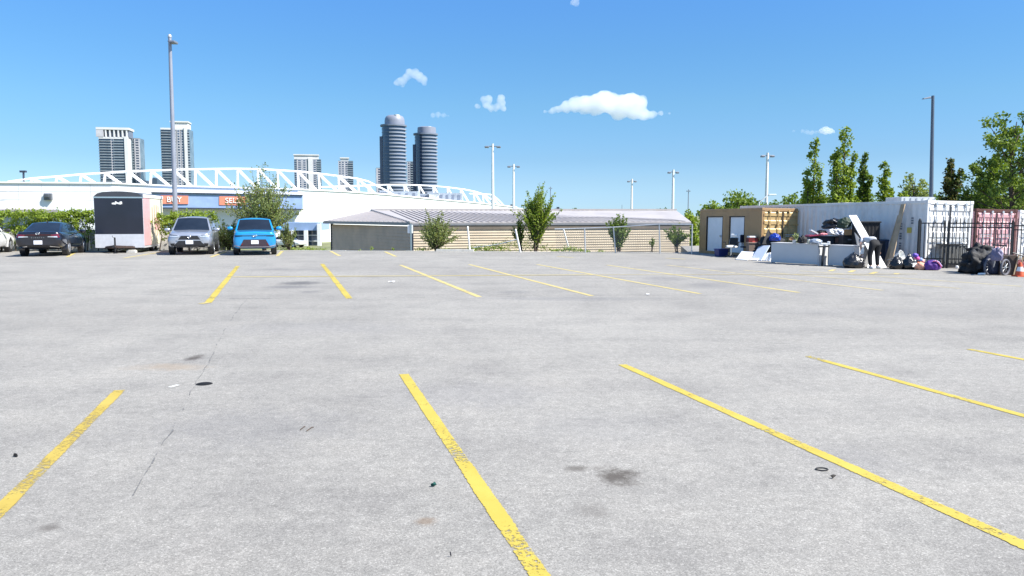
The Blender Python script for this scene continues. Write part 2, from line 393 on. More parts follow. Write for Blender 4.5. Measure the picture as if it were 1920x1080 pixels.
# ------------------------------------------------------------------ far towers
m_tglass = mat('tower_glass', (.055, .085, .14), .15, .1, .45, .09, spec=.8)
m_tglass_l = mat('tower_glass_pale', (.16, .20, .22), .2, .1, .45, .12, spec=.8)
m_tslab = mat('tower_concrete', (.36, .39, .45), .6, 0, .08, .1)
m_twhite = mat('tower_white', (.60, .60, .60), .6, 0, .05, .1)
m_tgrey = mat('tower_grey', (.16, .19, .25), .6, 0, .15, .15)
m_tpale = mat('tower_pale', (.44, .44, .47), .6, 0, .12, .15)
m_tdark = mat('tower_dark', (.07, .10, .14), .35, 0, .2, .12)
def X(px, Y): return at(px, HOR, Y).x
def Z(py, Y): return at(960, py, Y).z
BASE = LOW
def slab_tower(Y, x0, x1, top, floor_h, depth, parts, label, rz=R(12)):
    """parts: (u0,u1,d0,kind) ; u along the width 0..1, kind 'bal' stacked balconies, 'win' window column, 'white' fin, 'pale' wall"""
    xa, xb = X(x0, Y), X(x1, Y); W = (xb - xa) * .90; zt = Z(top, Y)
    t = thing('apartment_tower', label, 'tower', ((xa + xb) / 2, Y, BASE), rz, 'apartment towers on the skyline')
    Hh = zt - BASE; hw = W / 2
    mb = MB(); mb.box(-hw, 0, 0, hw, depth, Hh - 1.0); mb.build('wall', m_tglass_l, t)
    n = int((Hh - 2) / floor_h)
    proto = {}
    for (u0, u1, d, kind) in parts:
        a, b = -hw + u0 * W, -hw + u1 * W
        if kind == 'bal':
            mb = MB(); mb.box(a, -d, 0, b, -.05, .32); mb.box(a, -d, .32, b, -d + .12, 1.25, 1); mb.box(b - .12, -d + .12, .32, b, -.05, 1.25, 1); mb.box(a, -d + .12, .32, a + .12, -.05, 1.25, 1)
            o = mb.build('balcony', [m_tslab, m_tglass_l], t, loc=(0, 0, Hh - 2 - floor_h))
            for i in range(1, min(n, 24)):
                c = o.copy(); col.objects.link(c); c.parent = t; c.location = (0, 0, Hh - 2 - floor_h * (i + 1))
            mb = MB(); mb.box(a + .3, -.04, 0, b - .3, -.01, Hh - 2.4); mb.build('window_wall', m_tglass, t)
        elif kind == 'win':
            mb = MB(); mb.box(a, -d, 0, b, -.02, Hh - 1.8)
            mb.build('wall_panel', m_tpale, t)
            mb = MB(); xa_, xb_ = a + (b - a) * .22, b - (b - a) * .22; pr_ = []; mi_ = []
            for i in range(min(n, 26)):
                z = Hh - 2.4 - floor_h * (i + 1); pr_ += [(-d - .10, z), (-d - .10, z + floor_h * .38), (-d - .01, z + floor_h * .38), (-d - .01, z + floor_h)] if False else [(-d - .02, z + floor_h * .96), (-d - .02, z + floor_h * .36), (-d - .12, z + floor_h * .36), (-d - .12, z)]
            vs_ = [p for y_, z_ in pr_ for p in ((xa_, y_, z_), (xb_, y_, z_))]
            mb.v = vs_; mb.f = [(2 * q, 2 * q + 1, 2 * q + 3, 2 * q + 2) for q in range(len(pr_) - 1)]; mb.m = [0 if q % 4 == 0 else 1 for q in range(len(pr_) - 1)]
            mb.build('window_strip', [m_tglass, m_tpale], t)
        elif kind == 'white':
            mb = MB(); mb.box(a, -d, 0, b, depth * .5, Hh + .6); mb.build('fin', m_twhite, t)
        elif kind == 'cap':
            mb = MB(); mb.box(a, -d, Hh - 2, b, depth, Hh); mb.build('roof', m_twhite, t)
        elif kind == 'crown':
            mb = MB(); mb.box(a, .3, Hh - 1, b, depth * .8, Hh + d); mb.box(a - .8, -.8, Hh + d, b + .8, depth * .8, Hh + d + 1.5); mb.build('penthouse', m_twhite, t)
    return t
t1 = slab_tower(900, 191, 246, 257, 2.95, 24, [(0, .42, 2.2, 'bal'), (.42, .52, .6, 'win'), (.5, .9, 1.6, 'bal'), (.9, 1.02, 2.6, 'white'), (0, 1, 1, 'cap')],
                'pale balconied tower with a framed rooftop pavilion and tall white fin, leftmost on the skyline')
Hh = Z(257, 900) - BASE
mb = MB()                      # open framed top storey
Wt = 33 / 1
for i in range(8): mb.box(-16.5 + i * 4.3, -1.2, Hh, -15.0 + i * 4.3, 1, Hh + 9)
mb.box(-17, -1.6, Hh + 8, 17, 22, Hh + 10.5); mb.box(-16.2, 2, Hh, 16.2, 20, Hh + 8, 1)
mb.box(-17, -1.4, Hh, -9.5, 1.2, Hh + 8, 2)
mb.build('roof_pavilion', [m_twhite, m_tgrey, m_tpale], t1)
slab_tower(925, 247, 268, 257, 2.95, 22, [(0, .45, 1.6, 'bal'), (.5, 1, .6, 'win')], 'narrow grey wing of balconies standing right behind the white-finned tower')
slab_tower(900, 306, 362, 240, 2.95, 24, [(0, .38, 2.4, 'bal'), (.42, .54, .6, 'win'), (.56, .68, 1.0, 'win'), (.70, .80, .6, 'win'), (.82, .92, 2.2, 'white'), (.92, 1.0, 1.2, 'bal'), (0, .82, 1, 'cap'), (.36, .95, 6.2, 'crown')],
           'pale tower behind the tall grey lamp post, with a white penthouse block')
slab_tower(1100, 552, 606, 297, 2.9, 26, [(0, .1, .5, 'bal'), (.1, .3, .6, 'win'), (.3, .46, .9, 'win'), (.52, .68, 1.2, 'white'), (.68, .84, .7, 'win'), (.84, 1, 1.4, 'bal'), (0, .9, 4.0, 'crown')],
           'wide grey tower with pale vertical strips rising behind the feathery bush')
slab_tower(1100, 635, 665, 300, 2.9, 24, [(0, .2, .5, 'win'), (.2, .42, .8, 'win'), (.42, .66, .8, 'win'), (.66, 1, 1.6, 'bal'), (.15, .7, 2.0, 'crown')],
           'narrow grey tower with dark balconies between the wide tower and the round ones')
m_tband = mat('tower_band', (.24, .27, .33), .5, 0, .08, .1)
def round_tower(Y, x0, x1, top, drum_top, label, dome):
    xa, xb = X(x0, Y), X(x1, Y); r = (xb - xa) / 2; zt = Z(drum_top, Y); Hh = zt - BASE
    t = thing('round_tower', label, 'tower', ((xa + xb) / 2, Y, BASE), R(-10), 'twin round glass towers')
    mb = MB(); mb.lathe([(r * .94, 0), (r * .94, Hh)], 48); mb.build('glass_drum', mat('drum_glass', (.035, .06, .115), .12, .1, .3, .08, spec=.8), t, 30)
    fh = 3.9
    mb = MB(); n = 40
    a0, a1 = R(-92), R(22)                      # the balcony side, bulging out
    pts = [(r * 1.03 * math.cos(a0 + (a1 - a0) * i / n), r * 1.03 * math.sin(a0 + (a1 - a0) * i / n)) for i in range(n + 1)]
    inn = [(x * .90, y * .90) for x, y in reversed(pts)]
    mb.prism(pts + inn, 0, 1.5)
    o = mb.build('balcony', m_tband, t, 30, loc=(0, 0, Hh - 5))
    for i in range(1, min(30, int(Hh / fh) - 1)):
        c = o.copy(); col.objects.link(c); c.parent = t; c.location = (0, 0, Hh - 5 - fh * i)
    mb = MB()
    for i in range(min(30, int(Hh / fh) - 1)):
        z = Hh - 4 - fh * i
        mb.lathe([(r * .945, z), (r * .955, z), (r * .955, z + .5), (r * .945, z + .5)], 48)
    mb.build('floor_edges', m_tgrey, t, 30)
    mb = MB(); mb.lathe([(r * 1.06, Hh - 1), (r * 1.06, Hh + .8), (r * .9, Hh + .8)], 48); mb.build('cornice', m_tgrey, t, 30)
    hd = Z(top, Y) - zt
    prof = [(r * .80, Hh + .8), (r * .80, Hh + hd * .45)] + ([(r * .77, Hh + hd * .66), (r * .68, Hh + hd * .86), (r * .50, Hh + hd * .97), (r * .1, Hh + hd)] if dome else [(r * .78, Hh + hd * .9), (r * .6, Hh + hd)])
    mb = MB(); mb.lathe(prof, 48, (r * .1, 0, 0)); mb.build('dome', mat('dome_grey', (.22, .24, .30), .5, 0, .1, .1), t, 40)
    mb = MB(); mb.lathe([(r * .22, Hh + hd * .3), (r * .22, Hh + hd * .97), (r * .1, Hh + hd * 1.0)], 20, (r * .42, -r * .42, 0)); mb.build('lift_housing', m_twhite, t, 30)
    mb = MB(); mb.box(-r * 1.0, -r * .55, 0, -r * .72, r * .5, Hh - 12); mb.build('shaft', mat('shaft_grey', (.10, .12, .18), .4, 0, .2, .1), t)
round_tower(900, 717, 763, 216, 236, 'taller round glass tower with a domed top', True)
round_tower(940, 778, 821, 238, 252, 'shorter round glass tower with a flat drum top, right of its domed twin', False)
slab_tower(1000, 706, 722, 313, 3, 20, [(0, 1, .4, 'win')], 'low dark teal block peeking out left of the domed round tower')
slab_tower(1050, 764, 779, 301, 3, 20, [(.0, .4, .8, 'win'), (.4, 1, 1.2, 'bal')], 'pinkish grey tower wedged between the two round towers')
for a, b, c, lb in ((262, 276, 338.5, 'low dark rooftop just right of the narrow grey wing on the skyline'), (285, 297, 334.5, 'small dark block on the skyline between the two left pale towers')):
    mb = MB(); mb.box(X(a, 700), 700, BASE, X(b, 700), 712, Z(c, 700)); mb.box(X(a, 700) + 1, 702, Z(c, 700), X(a, 700) + 3, 706, Z(c, 700) + .8)
    tag(mb.build('office_block', m_tdark), lb, 'building')

# ------------------------------------------------------------------ white store with roof trusses
m_store = mat('store_panel', (.74, .74, .76), .5, 0, .04, .3)
m_storeb = mat('store_white', (.86, .86, .83), .5, 0, .03, .3)
m_truss = mat('truss_white', (.82, .82, .80), .45, 0, .04, .5)
m_blue = mat('store_blue', (.25, .35, .54), .5, 0, .10, .8)
m_orange = mat('sign_orange', (.64, .22, .14), .5, 0, .06, .6)
m_dark = mat('dark_trim', (.03, .04, .06), .5, 0, .2, 2)
m_sglass = mat('store_glass', (.06, .09, .13), .1, 0, .4, .6, spec=.8)
prof = [(-420, 340, 110), (0, 343, 118), (210, 344.5, 121), (320, 349.5, 124), (560, 356, 131), (640, 359.5, 138), (720, 365, 148), (800, 372.5, 160), (900, 381.5, 178), (968, 389, 196)]
store = thing('store_building', 'long white store with white roof trusses and a blue sign band', 'store', (0, 0, LOW))
def ztop(px):
    for (a, va, ya), (b, vb, yb) in zip(prof, prof[1:]):
        if a <= px <= b:
            f = (px - a) / (b - a); return va + (vb - va) * f, ya + (yb - ya) * f
    return prof[-1][1:] if px > 0 else prof[0][1:]
mb = MB(); fr = [at(a, v, y) for a, v, y in prof]; D = 34
for i in range(len(fr) - 1):
    a, b = fr[i], fr[i + 1]; mi = 0 if prof[i][0] < 330 else 1  # less-lit left, brighter right: the difference in light is put into two whites
    back = Vector((.15, 1, 0)) * D
    mb.hexa([(a.x, a.y, 0), (b.x, b.y, 0), (b.x + back.x, b.y + back.y, 0), (a.x + back.x, a.y + back.y, 0),
             (a.x, a.y, a.z - LOW), (b.x, b.y, b.z - LOW), (b.x + back.x, b.y + back.y, b.z - LOW - .4), (a.x + back.x, a.y + back.y, a.z - LOW - .4)], mi)
mb.build('wall', [m_store, m_storeb], store)
mb = MB()                                             # parapet capping
for i in range(len(fr) - 1):
    mb.bar(fr[i] + Vector((0, .05, .1 - LOW)), fr[i + 1] + Vector((0, .05, .1 - LOW)), .5, .22)
mb.build('parapet_cap', m_store, store)
mb = MB()                                             # joints between the cladding panels, proud strips
def wall_pt(px, py, off=.03):
    v, y = ztop(px); p = at(px, py, y - off); return Vector((p.x, p.y, p.z - LOW))
for px in (35, 78, 130, 170, 248, 345): mb.bar(wall_pt(px, ztop(px)[0] + 2), wall_pt(px, 398), .035, .04, (0, 1, 0))
for pa, pb, off in ((-100, 210, 15), (-100, 240, 31), (210, 300, 17)):
    q = [pa + (pb - pa) * i / 6 for i in range(7)]
    for a, b in zip(q, q[1:]): mb.bar(wall_pt(a, ztop(max(0, a))[0] + off), wall_pt(b, ztop(max(0, b))[0] + off), .035, .035)
mb.build('panel_joint', mat('joint_grey', (.55, .55, .57), .5, 0, .05, 1), store)
# blue band with orange signs
def bandpt(px, py, y): p = at(px, py, y); return Vector((p.x, p.y, p.z - LOW))
ya, yb = 121, 130
mb = MB(); q = [bandpt(284, 388.5, ya), bandpt(568, 391.5, yb), bandpt(568, 366, yb), bandpt(284, 361, ya)]
mb.slab(q, -1.6); bn = mb.build('sign_band', m_blue, store)
mb = MB(); off = Vector((0, -.1, 0))
mb.bar(q[0] + off + Vector((0, 0, -.12)), q[1] + off + Vector((0, 0, -.12)), .5, .2); mb.bar(q[3] + off, q[2] + off, .3, .16); mb.build('band_trim', m_dark, bn)
def lerp_band(px, py):
    f = (px - 284) / 284; return bandpt(px, py, ya + (yb - ya) * f - .25)
mb = MB(); mb.bar(bandpt(295, 389, 121.5), bandpt(295, 415, 121.5), .35, .35, (0, 1, 0)); mb.build('post', m_dark, store)
for x0, x1, v0, v1, s in ((301, 353, 366.5, 382, 'BUY'), (411, 462, 368, 384.5, 'SELL')):
    mb = MB(); qq = [lerp_band(x0, v1), lerp_band(x1, v1 + .5), lerp_band(x1, v0 + .5), lerp_band(x0, v0)]
    mb.slab(qq, -.15); sg = mb.build('sign_panel', m_orange, store)
    c = sum(qq, Vector()) / 4; d = (qq[1] - qq[0]); a = math.atan2(d.y, d.x)
    text(s, 1.15, MAT['white_metal'], sg, c + Vector((0, -.09, 0)), (math.pi / 2, 0, a), ext=.03)
mb = MB(); mb.box(-.55, -.5, -.5, .55, .0, .5); mb.box(-.4, -.7, -.15, .4, -.5, .4); p = wall_pt(92, 369, 0)
mb.build('floodlight', mat('floodlight_grey', (.12, .13, .15), .4, .3, .2, 2), store, loc=p, bevel=.08)
# entrance storefront
mb = MB(); mb.box(X(520, 118), 118, Z(432, 118) - LOW, X(600, 118), 124, Z(417, 118) - LOW); en = mb.build('entrance_fascia', m_blue, store)
mb = MB(); mb.box(X(520, 118), 119.2, 0, X(598, 118), 119.4, Z(432, 118) - LOW); mb.build('storefront_window', m_sglass, store)
mb = MB()
for px in (545, 572, 597): mb.box(X(px, 117.6) - .25, 117.6, 0, X(px, 117.6) + .25, 118.1, Z(432, 118) - LOW + (1.0 if px == 597 else 0))
for py in (441, 452): mb.box(X(525, 119), 119.02, Z(py, 119) - LOW - .05, X(597, 119), 119.18, Z(py, 119) - LOW + .05)
mb.build('window_frame', MAT['white_metal'], store)
# roof plant
m_hvac = mat('hvac_grey', (.36, .40, .45), .5, .2, .12, 1)
for x0, x1, v0, v1 in ((712, 727, 357, 369), (729, 783, 358.5, 372), (786, 803, 363, 374), (822, 866, 362, 378)):
    y = ztop((x0 + x1) / 2)[1] + 6; mb = MB(); zb = at(x0, v1 + 3, y).z - LOW
    mb.box(X(x0, y), y, zb, X(x1, y), y + 5, Z(v0, y) - LOW)
    for i in range(4):
        xx = X(x0, y) + (X(x1, y) - X(x0, y)) * (i + .5) / 4
        mb.box(xx - .25, y - .06, zb + .6, xx + .25, y - .01, Z(v0, y) - LOW - .4, 1)
    mb.build('air_handler', [m_hvac, m_tgrey], store)
mb = MB(); y = ztop(812)[1] + 2; mb.box(X(805, y), y, Z(384, y) - LOW, X(820, y), y + 3, Z(364.5, y) - LOW); mb.box(X(802, y), y - .3, Z(364.5, y) - LOW, X(823, y), y + 3.4, Z(361, y) - LOW, 1)
mb.build('stair_house', [m_storeb, m_hvac], store)
mb = MB(); y = ztop(45)[1] + 3; a = at(44.5, 342, y); b = at(44, 321, y); mb.tube([a - Vector((0, 0, LOW)), b - Vector((0, 0, LOW))], .14, 6); mb.box(b.x - .5, b.y - .2, b.z - LOW - .2, b.x + .4, b.y + .2, b.z - LOW + .1); mb.build('roof_lamp', m_dark, store)
# trusses
def truss(label, chord, tail, nodes, dy, leg_dx, diag_dx, r):
    t = thing('roof_truss', label, 'roof truss', (0, 0, 0))
    def tp(px, py): return at(px, py, ztop(px)[1] + dy)
    mb = MB(); mb.tube([tp(*p) for p in chord + tail], r * .66, 8); mb.build('top_chord', m_truss, t, 60)
    def cz(px):
        for (a, va), (b, vb) in zip(chord, chord[1:]):
            if a <= px <= b: return va + (vb - va) * (px - a) / (b - a)
        return chord[-1][1]
    for nx in nodes:
        mb = MB(); v = cz(nx); hgt = max(0, ztop(nx)[0] - v); k_ = min(1, hgt / 24)
        mb.tube([tp(nx, v), tp(nx + leg_dx(nx), ztop(nx)[0] + 6)], r * .9, 8); mb.build('post', m_truss, t, 60)
        mb = MB(); xx = nx + diag_dx * (.5 + .5 * k_) * 1.12
        mb.tube([tp(nx + 1, v + 1), tp(xx, ztop(xx)[0] + 5)], r, 8); mb.build('diagonal', m_truss, t, 60)
truss('long white arched truss rising from the left half of the store roof',
      [(15, 341), (60, 334.5), (107, 331), (152, 327), (197, 324.2), (240, 321.5), (283, 320), (330, 318.3), (366, 317.5), (405, 316.8), (445, 316.5), (483, 317), (520, 319), (558, 321.5), (597, 325.5), (634, 330), (670, 335)], [(690, 340), (722, 356), (747, 370)],
      [60, 107, 152, 197, 240, 283, 325, 366, 405, 445, 483, 520, 558, 597, 634, 670], 3, lambda x: -5 + 9 * (x / 700), 37, .23)
truss('shorter white truss on the lower right end of the store roof',
      [(600, 351), (660, 349), (700, 347.2), (727, 346.5), (760, 346.3), (800, 348), (838, 351), (870, 355), (890, 359)], [(906, 364), (926, 377), (946, 389)],
      [640, 690, 727, 757, 785, 812, 838, 863, 888], 12, lambda x: 2, 17, .22)
truss('last white truss behind the mast at the right end of the store roof',
      [(880, 363), (905, 364), (923, 365)], [(934, 374), (949, 390)], [905, 921], 16, lambda x: 2, 20, .22)
# low building at far left behind the hedge
t = thing('low_building', 'low pale building with a shallow pinkish roof behind the hedge on the left', 'building', (0, 0, 0))
mb = MB(); y = 75
mb.slab([at(-120, 392, y - 6), at(108, 393, y - 6), at(30, 384, y), at(-120, 383, y)], -.3); mb.build('roof', mat('pink_roof', (.50, .44, .44), .7, 0, .06, 1), t)
mb = MB(); a = at(-120, 394, y - 5.5); b = at(104, 394, y - 5.5); mb.box(a.x, a.y, LOW, b.x, a.y + 5, a.z); mb.build('wall', m_tslab, t)

# ------------------------------------------------------------------ grey-roofed low shed building beyond the lot
m_roof = mat('roof_sheet', (.42, .385, .365), .55, .1, .06, .8, dirt=((.28, .25, .25), .5, .5))
m_side = mat('siding_cream', (.52, .43, .31), .7, 0, .07, 1.2, dirt=((.38, .29, .19), 1.5, .4))
m_sided = mat('siding_brown', (.66, .47, .35), .7, 0, .12, 1.2)
shed = thing('storage_building', 'long low building with a pale ribbed hip roof and board siding', 'building', (0, 0, 0))
C = at(772, 417, 46); L_ = at(606, 416.3, 57); Rr = at(1296, 418, 50.5)
zE = C.z
for q in (L_, Rr): q.z = zE
A = at(697, 394.3, 60); B = at(1268, 399.5, 61); B.z = A.z
BL = L_ + (Rr - C) * .98; BR = Rr + (L_ - C) * 1.0
mb = MB(); th_ = Vector((0, 0, -.10))
for f in ([L_, C, A], [C, Rr, B, A], [Rr, BR, B], [BR, L_, A, B]):
    nrm = (f[1] - f[0]).cross(f[2] - f[0])
    mb.slab(f if nrm.z > 0 else list(reversed(f)), -.1)
def ribs(p0, p1, q0, q1, n):
    for i in range(1, n):
        a = p0 + (p1 - p0) * i / n; b = q0 + (q1 - q0) * i / n
        mb.bar(a + Vector((0, 0, .03)), b + Vector((0, 0, .03)), .07, .06)
# ribs run at right angles to the eaves up to the ridge or the hip
d = (Rr - C); Ld = d.length; d.normalize()
up = (A - C) - d * (A - C).dot(d)
n = 46
for i in range(1, n):
    s = Ld * i / n; base = C + d * s
    kA = (A - C).dot(d); kB = (B - C).dot(d)
    f = 1.0
    if s < kA: f = s / kA
    if s > kB: f = (Ld - s) / (Ld - kB)
    if f > .03: mb.bar(base + Vector((0, 0, .04)), base + up * f * .995 + Vector((0, 0, .04)), .10, .022, mi=1)
d2 = (L_ - C); L2 = d2.length; d2.normalize(); kA = (A - C).dot(d2); up2 = (A - C) - d2 * kA
for i in range(1, 22):
    s = L2 * i / 22; f = s / kA if s < kA else (L2 - s) / (L2 - kA)
    mb.bar(C + d2 * s + Vector((0, 0, .04)), C + d2 * s + up2 * f * .99 + Vector((0, 0, .04)), .10, .022, mi=1)
mb.bar(A + Vector((0, 0, .06)), B + Vector((0, 0, .06)), .3, .1); mb.bar(C, A + Vector((0, 0, .04)), .22, .1)
mb.build('roof', [m_roof, mat('roof_seam', (.37, .335, .325), .6, .1, .1, 2)], shed)
mb = MB(); dn = Vector((0, 0, -.12)); out = Vector((0, -.02, 0))
mb.bar(L_ + dn + out, C + dn + out, .05, .12); mb.bar(C + dn + out, Rr + dn + out, .05, .12); mb.build('gutter', mat('gutter_grey', (.24, .24, .25), .4, .3, .08, 2), shed)
def clad(p0, p1, z0, z1, pitch, lip, m, name):
    """boards: each course leans out at its foot so that it throws a real line of shade"""
    d = (p1 - p0).normalized(); nrm = Vector((d.y, -d.x, 0))
    if nrm.y > 0 and abs(nrm.x) < .9: nrm = -nrm
    mb = MB(); k = int((z1 - z0) / pitch) + 1
    for i in range(k):
        za, zb = z0 + i * pitch, min(z1, z0 + (i + 1) * pitch)
        if zb <= za: continue
        a, b = Vector((p0.x, p0.y, 0)), Vector((p1.x, p1.y, 0))
        q = [a + nrm * lip, b + nrm * lip, b - nrm * .1, a - nrm * .1]
        up_ = [a, b, b - nrm * .1, a - nrm * .1]
        mb.hexa([(p.x, p.y, za) for p in q] + [(p.x, p.y, zb - .004) for p in up_])
    return mb.build(name, m, shed)
inset = .06
nC = C + d * inset * .8 + d2 * inset * .8
wl_ = [L_ - d2 * inset + d * .5, nC, Rr - d * inset + d2 * inset]
clad(wl_[1], wl_[2], LOW, zE - .20, .15, .040, m_side, 'cream_wall')
clad(wl_[0], wl_[1] - d * .02, LOW, zE - .22, .20, .03, m_sided, 'brown_wall')
mb = MB(); a, b = wl_[1] + Vector((0, -.03, 0)), wl_[2] + Vector((0, -.03, 0)); a.z = b.z = zE - .30; mb.bar(a, b, .05, .26); mb.build('frieze', mat('frieze_brown', (.16, .13, .10), .7, 0, .15, 2), shed)
mb = MB()
for p in (wl_[0] + Vector((.1, -.1, 0)), wl_[1] + Vector((-.02, -.08, 0))): mb.box(p.x - .09, p.y - .09, LOW, p.x + .09, p.y + .09, zE - .12)
mb.build('corner_board', m_dark, shed)
# long low flat roof far behind
t = MB(); y = 150; t.box(X(1085, y), y, LOW, X(1190, y), y + 8, Z(393.5, y)); tag(t.build('warehouse', mat('warehouse', (.38, .44, .48), .6, 0, .05, .3)), 'flat grey-green roofline far behind the ribbed roof', 'building')
for a, b, v, y, lb in ((955, 962, 385.3, 215, 'tiny dark roof box at the right end of the white store'), (1041, 1053, 391, 150, 'tiny dark rooftop right of the middle young tree')):
    t = MB(); t.box(X(a, y), y, LOW, X(b, y), y + 3, Z(v, y)); t.box(X(a, y) + .3, y + .5, Z(v, y), X(a, y) + .8, y + 1, Z(v, y) + .3)
    tag(t.build('distant_building', m_dark), lb, 'building')
# ------------------------------------------------------------------ lamp posts and masts
def mast(px, ptop, Y, label, arm, rr=.20, dark=False, grp='white high lamp masts beyond the lot', name='lamp_mast'):
    b = at(px, HOR, Y); t = thing(name, label, 'lamp post', (b.x, Y, LOW), 0, grp)
    h = Z(ptop, Y) - LOW; m = MAT['pole_grey'] if dark else MAT['white_metal']
    mb = MB(); mb.tube([(0, 0, 0), (0, 0, h)], [rr * 1.25, rr * .75], 10); mb.build('pole', m, t, 60)
    if arm:
        mb = MB(); mb.tube([(-arm, 0, h - .35), (arm, 0, h - .35)], rr * .32, 6); mb.build('crossarm', MAT['pole_grey'], t)
        for s in (-1, 1):
            mb = MB(); mb.box(-arm * .28, -.35, -.12, arm * .28, .35, .10); mb.build('lamp_head', MAT['pole_grey'], t, loc=(s * arm * .78, 0, h - .45), bevel=.05)
    return t
mast(924, 269.5, 112, 'tallest white twin-arm mast standing at the right end of the store trusses', 1.05)
mast(963, 307.5, 130, 'white twin-arm mast next right of the tallest one, left of the middle young tree', .95)
mast(1184, 335.5, 140, 'shortest white twin-arm mast, alone above the ribbed roof', .75)
mast(1261, 318, 120, 'white twin-arm mast near the right end of the ribbed roof', .78)
mast(1436, 286.5, 105, 'white twin-arm mast rising behind the ochre container', .8)
mast(1032, 350, 230, 'thin grey far pole peeping above the middle young tree', .45, .12, True, 'thin grey far poles')
mast(1290, 355, 210, 'thin grey far pole just left of the ochre container', .45, .12, True, 'thin grey far poles')
mast(1166, 384, 230, 'very short thin grey far pole above the ribbed roof', 0, .08, True, 'thin grey far poles')
# small white lamp arm beside the mast behind the container
b = at(1423, HOR, 80); t = thing('lamp_post', 'small white bent-arm lamp beside the mast behind the ochre container', 'lamp post', (b.x, 80, LOW))
mb = MB(); h = Z(379, 80) - LOW; mb.tube([(0, 0, 0), (0, 0, h), (.75, 0, h + .6), (.95, 0, h + .75)], .07, 8); mb.build('pole', MAT['white_metal'], t, 60)
mb = MB(); mb.box(.9, -.12, h + .68, 1.65, .12, h + .80); mb.build('lamp_head', MAT['white_metal'], t, bevel=.03)
# tall grey lot lamps
b0 = at(328, 400, 43.5); t0 = at(318.3, 70, 43.2)
t = thing('lamp_post', 'very tall grey lamp post behind the silver car', 'lamp post', (b0.x, b0.y, LOW), 0, 'tall grey lot lamp posts')
h = t0.z - LOW; lean = Vector((t0.x - b0.x, t0.y - b0.y, h))
mb = MB(); mb.tube([(0, 0, 0), lean], [.155, .085], 14); mb.build('pole', mat('post_grey', (.28, .30, .35), .45, .2, .08, 1.5), t, 60)
mb = MB(); mb.lathe([(.10, 0), (.11, .06), (.07, .14), (.01, .17)], 12, lean); mb.build('cap', MAT['galv'], t, 40)
mb = MB(); mb.tube([lean + Vector((-.1, 0, -.20)), lean + Vector((.3, -.1, -.24))], .035, 6); mb.build('arm', MAT['pole_grey'], t)
mb = MB(); mb.box(.05, -.35, -.34, .38, .15, -.22); mb.build('lamp_head', MAT['pole_grey'], t, loc=lean, bevel=.03)
b0 = at(1746.5, 376, 50); t0 = at(1752.5, 178, 49.7)
t = thing('lamp_post', 'tall slim grey lamp post behind the white container', 'lamp post', (b0.x - (t0.x - b0.x) * .2, b0.y, 0), 0, 'tall grey lot lamp posts')
h = t0.z; lean = Vector((t0.x - b0.x, 0, h))
mb = MB(); mb.tube([(0, 0, 0), lean], [.14, .09], 14); mb.build('pole', mat('post_slate', (.10, .13, .17), .45, .2, .1, 1.5), t, 60)
mb = MB(); mb.tube([lean + Vector((0, 0, -.12)), lean + Vector((-.28, 0, -.14))], .04, 6); mb.build('arm', MAT['pole_grey'], t)
mb = MB(); mb.hexa([(-.62, -.14, -.22), (-.2, -.16, -.16), (-.2, .16, -.16), (-.62, .14, -.22), (-.60, -.12, -.16), (-.2, -.14, -.06), (-.2, .14, -.06), (-.60, .12, -.16)]); mb.build('lamp_head', MAT['pole_grey'], t, loc=lean, bevel=.015)

# ------------------------------------------------------------------ sign, fence
p = P(771, 470.5)
t = thing('road_sign', 'blank white back of a small sign on a steel post at the lot edge', 'sign', (p.x, p.y, -.1))
ht = at(771, 419, p.y).z + .1
mb = MB(); mb.bar((0, 0, 0), (0, 0, ht), .07, .05, (0, 1, 0)); mb.build('post', mat('sign_post', (.26, .34, .36), .5, .4, .1, 5), t)
mb = MB(); x0, x1, z0, z1 = -.20, .10, at(768, 437.5, p.y).z + .1, at(768, 421.5, p.y).z + .1
mb.box(x0 + .02, .03, z0, x1, .045, z1); mb.build('sign_plate', MAT['white_metal'], t, bevel=.006)
m_mesh = mat('wire_mesh', (.30, .31, .31), .5, .4, .15, 8)
def fence_post(pa, pb, label, r=.035):
    a = P(pa[0], pa[1]); b = at(pb[0], pb[1], a.y - .05)
    mb = MB(); mb.tube([a - Vector((0, 0, .25)), b], r, 8); mb.lathe([(r * 1.2, 0), (r * 1.1, .05), (.01, .08)], 8, b)
    return tag(mb.build('fence_post', MAT['white_metal'] if r > .038 else MAT['galv'], smooth=50), label, 'post', 'fence posts along the lot edge')
fence_post((882, 471.5), (877, 427), 'white fence post standing alone left of the middle young tree', .042)
fence_post((978, 473), (967, 432), 'white fence post leaning left in front of the middle young tree', .045)
fence_post((1069, 466), (1057, 432), 'white fence post leaning left right of the middle young tree', .04)
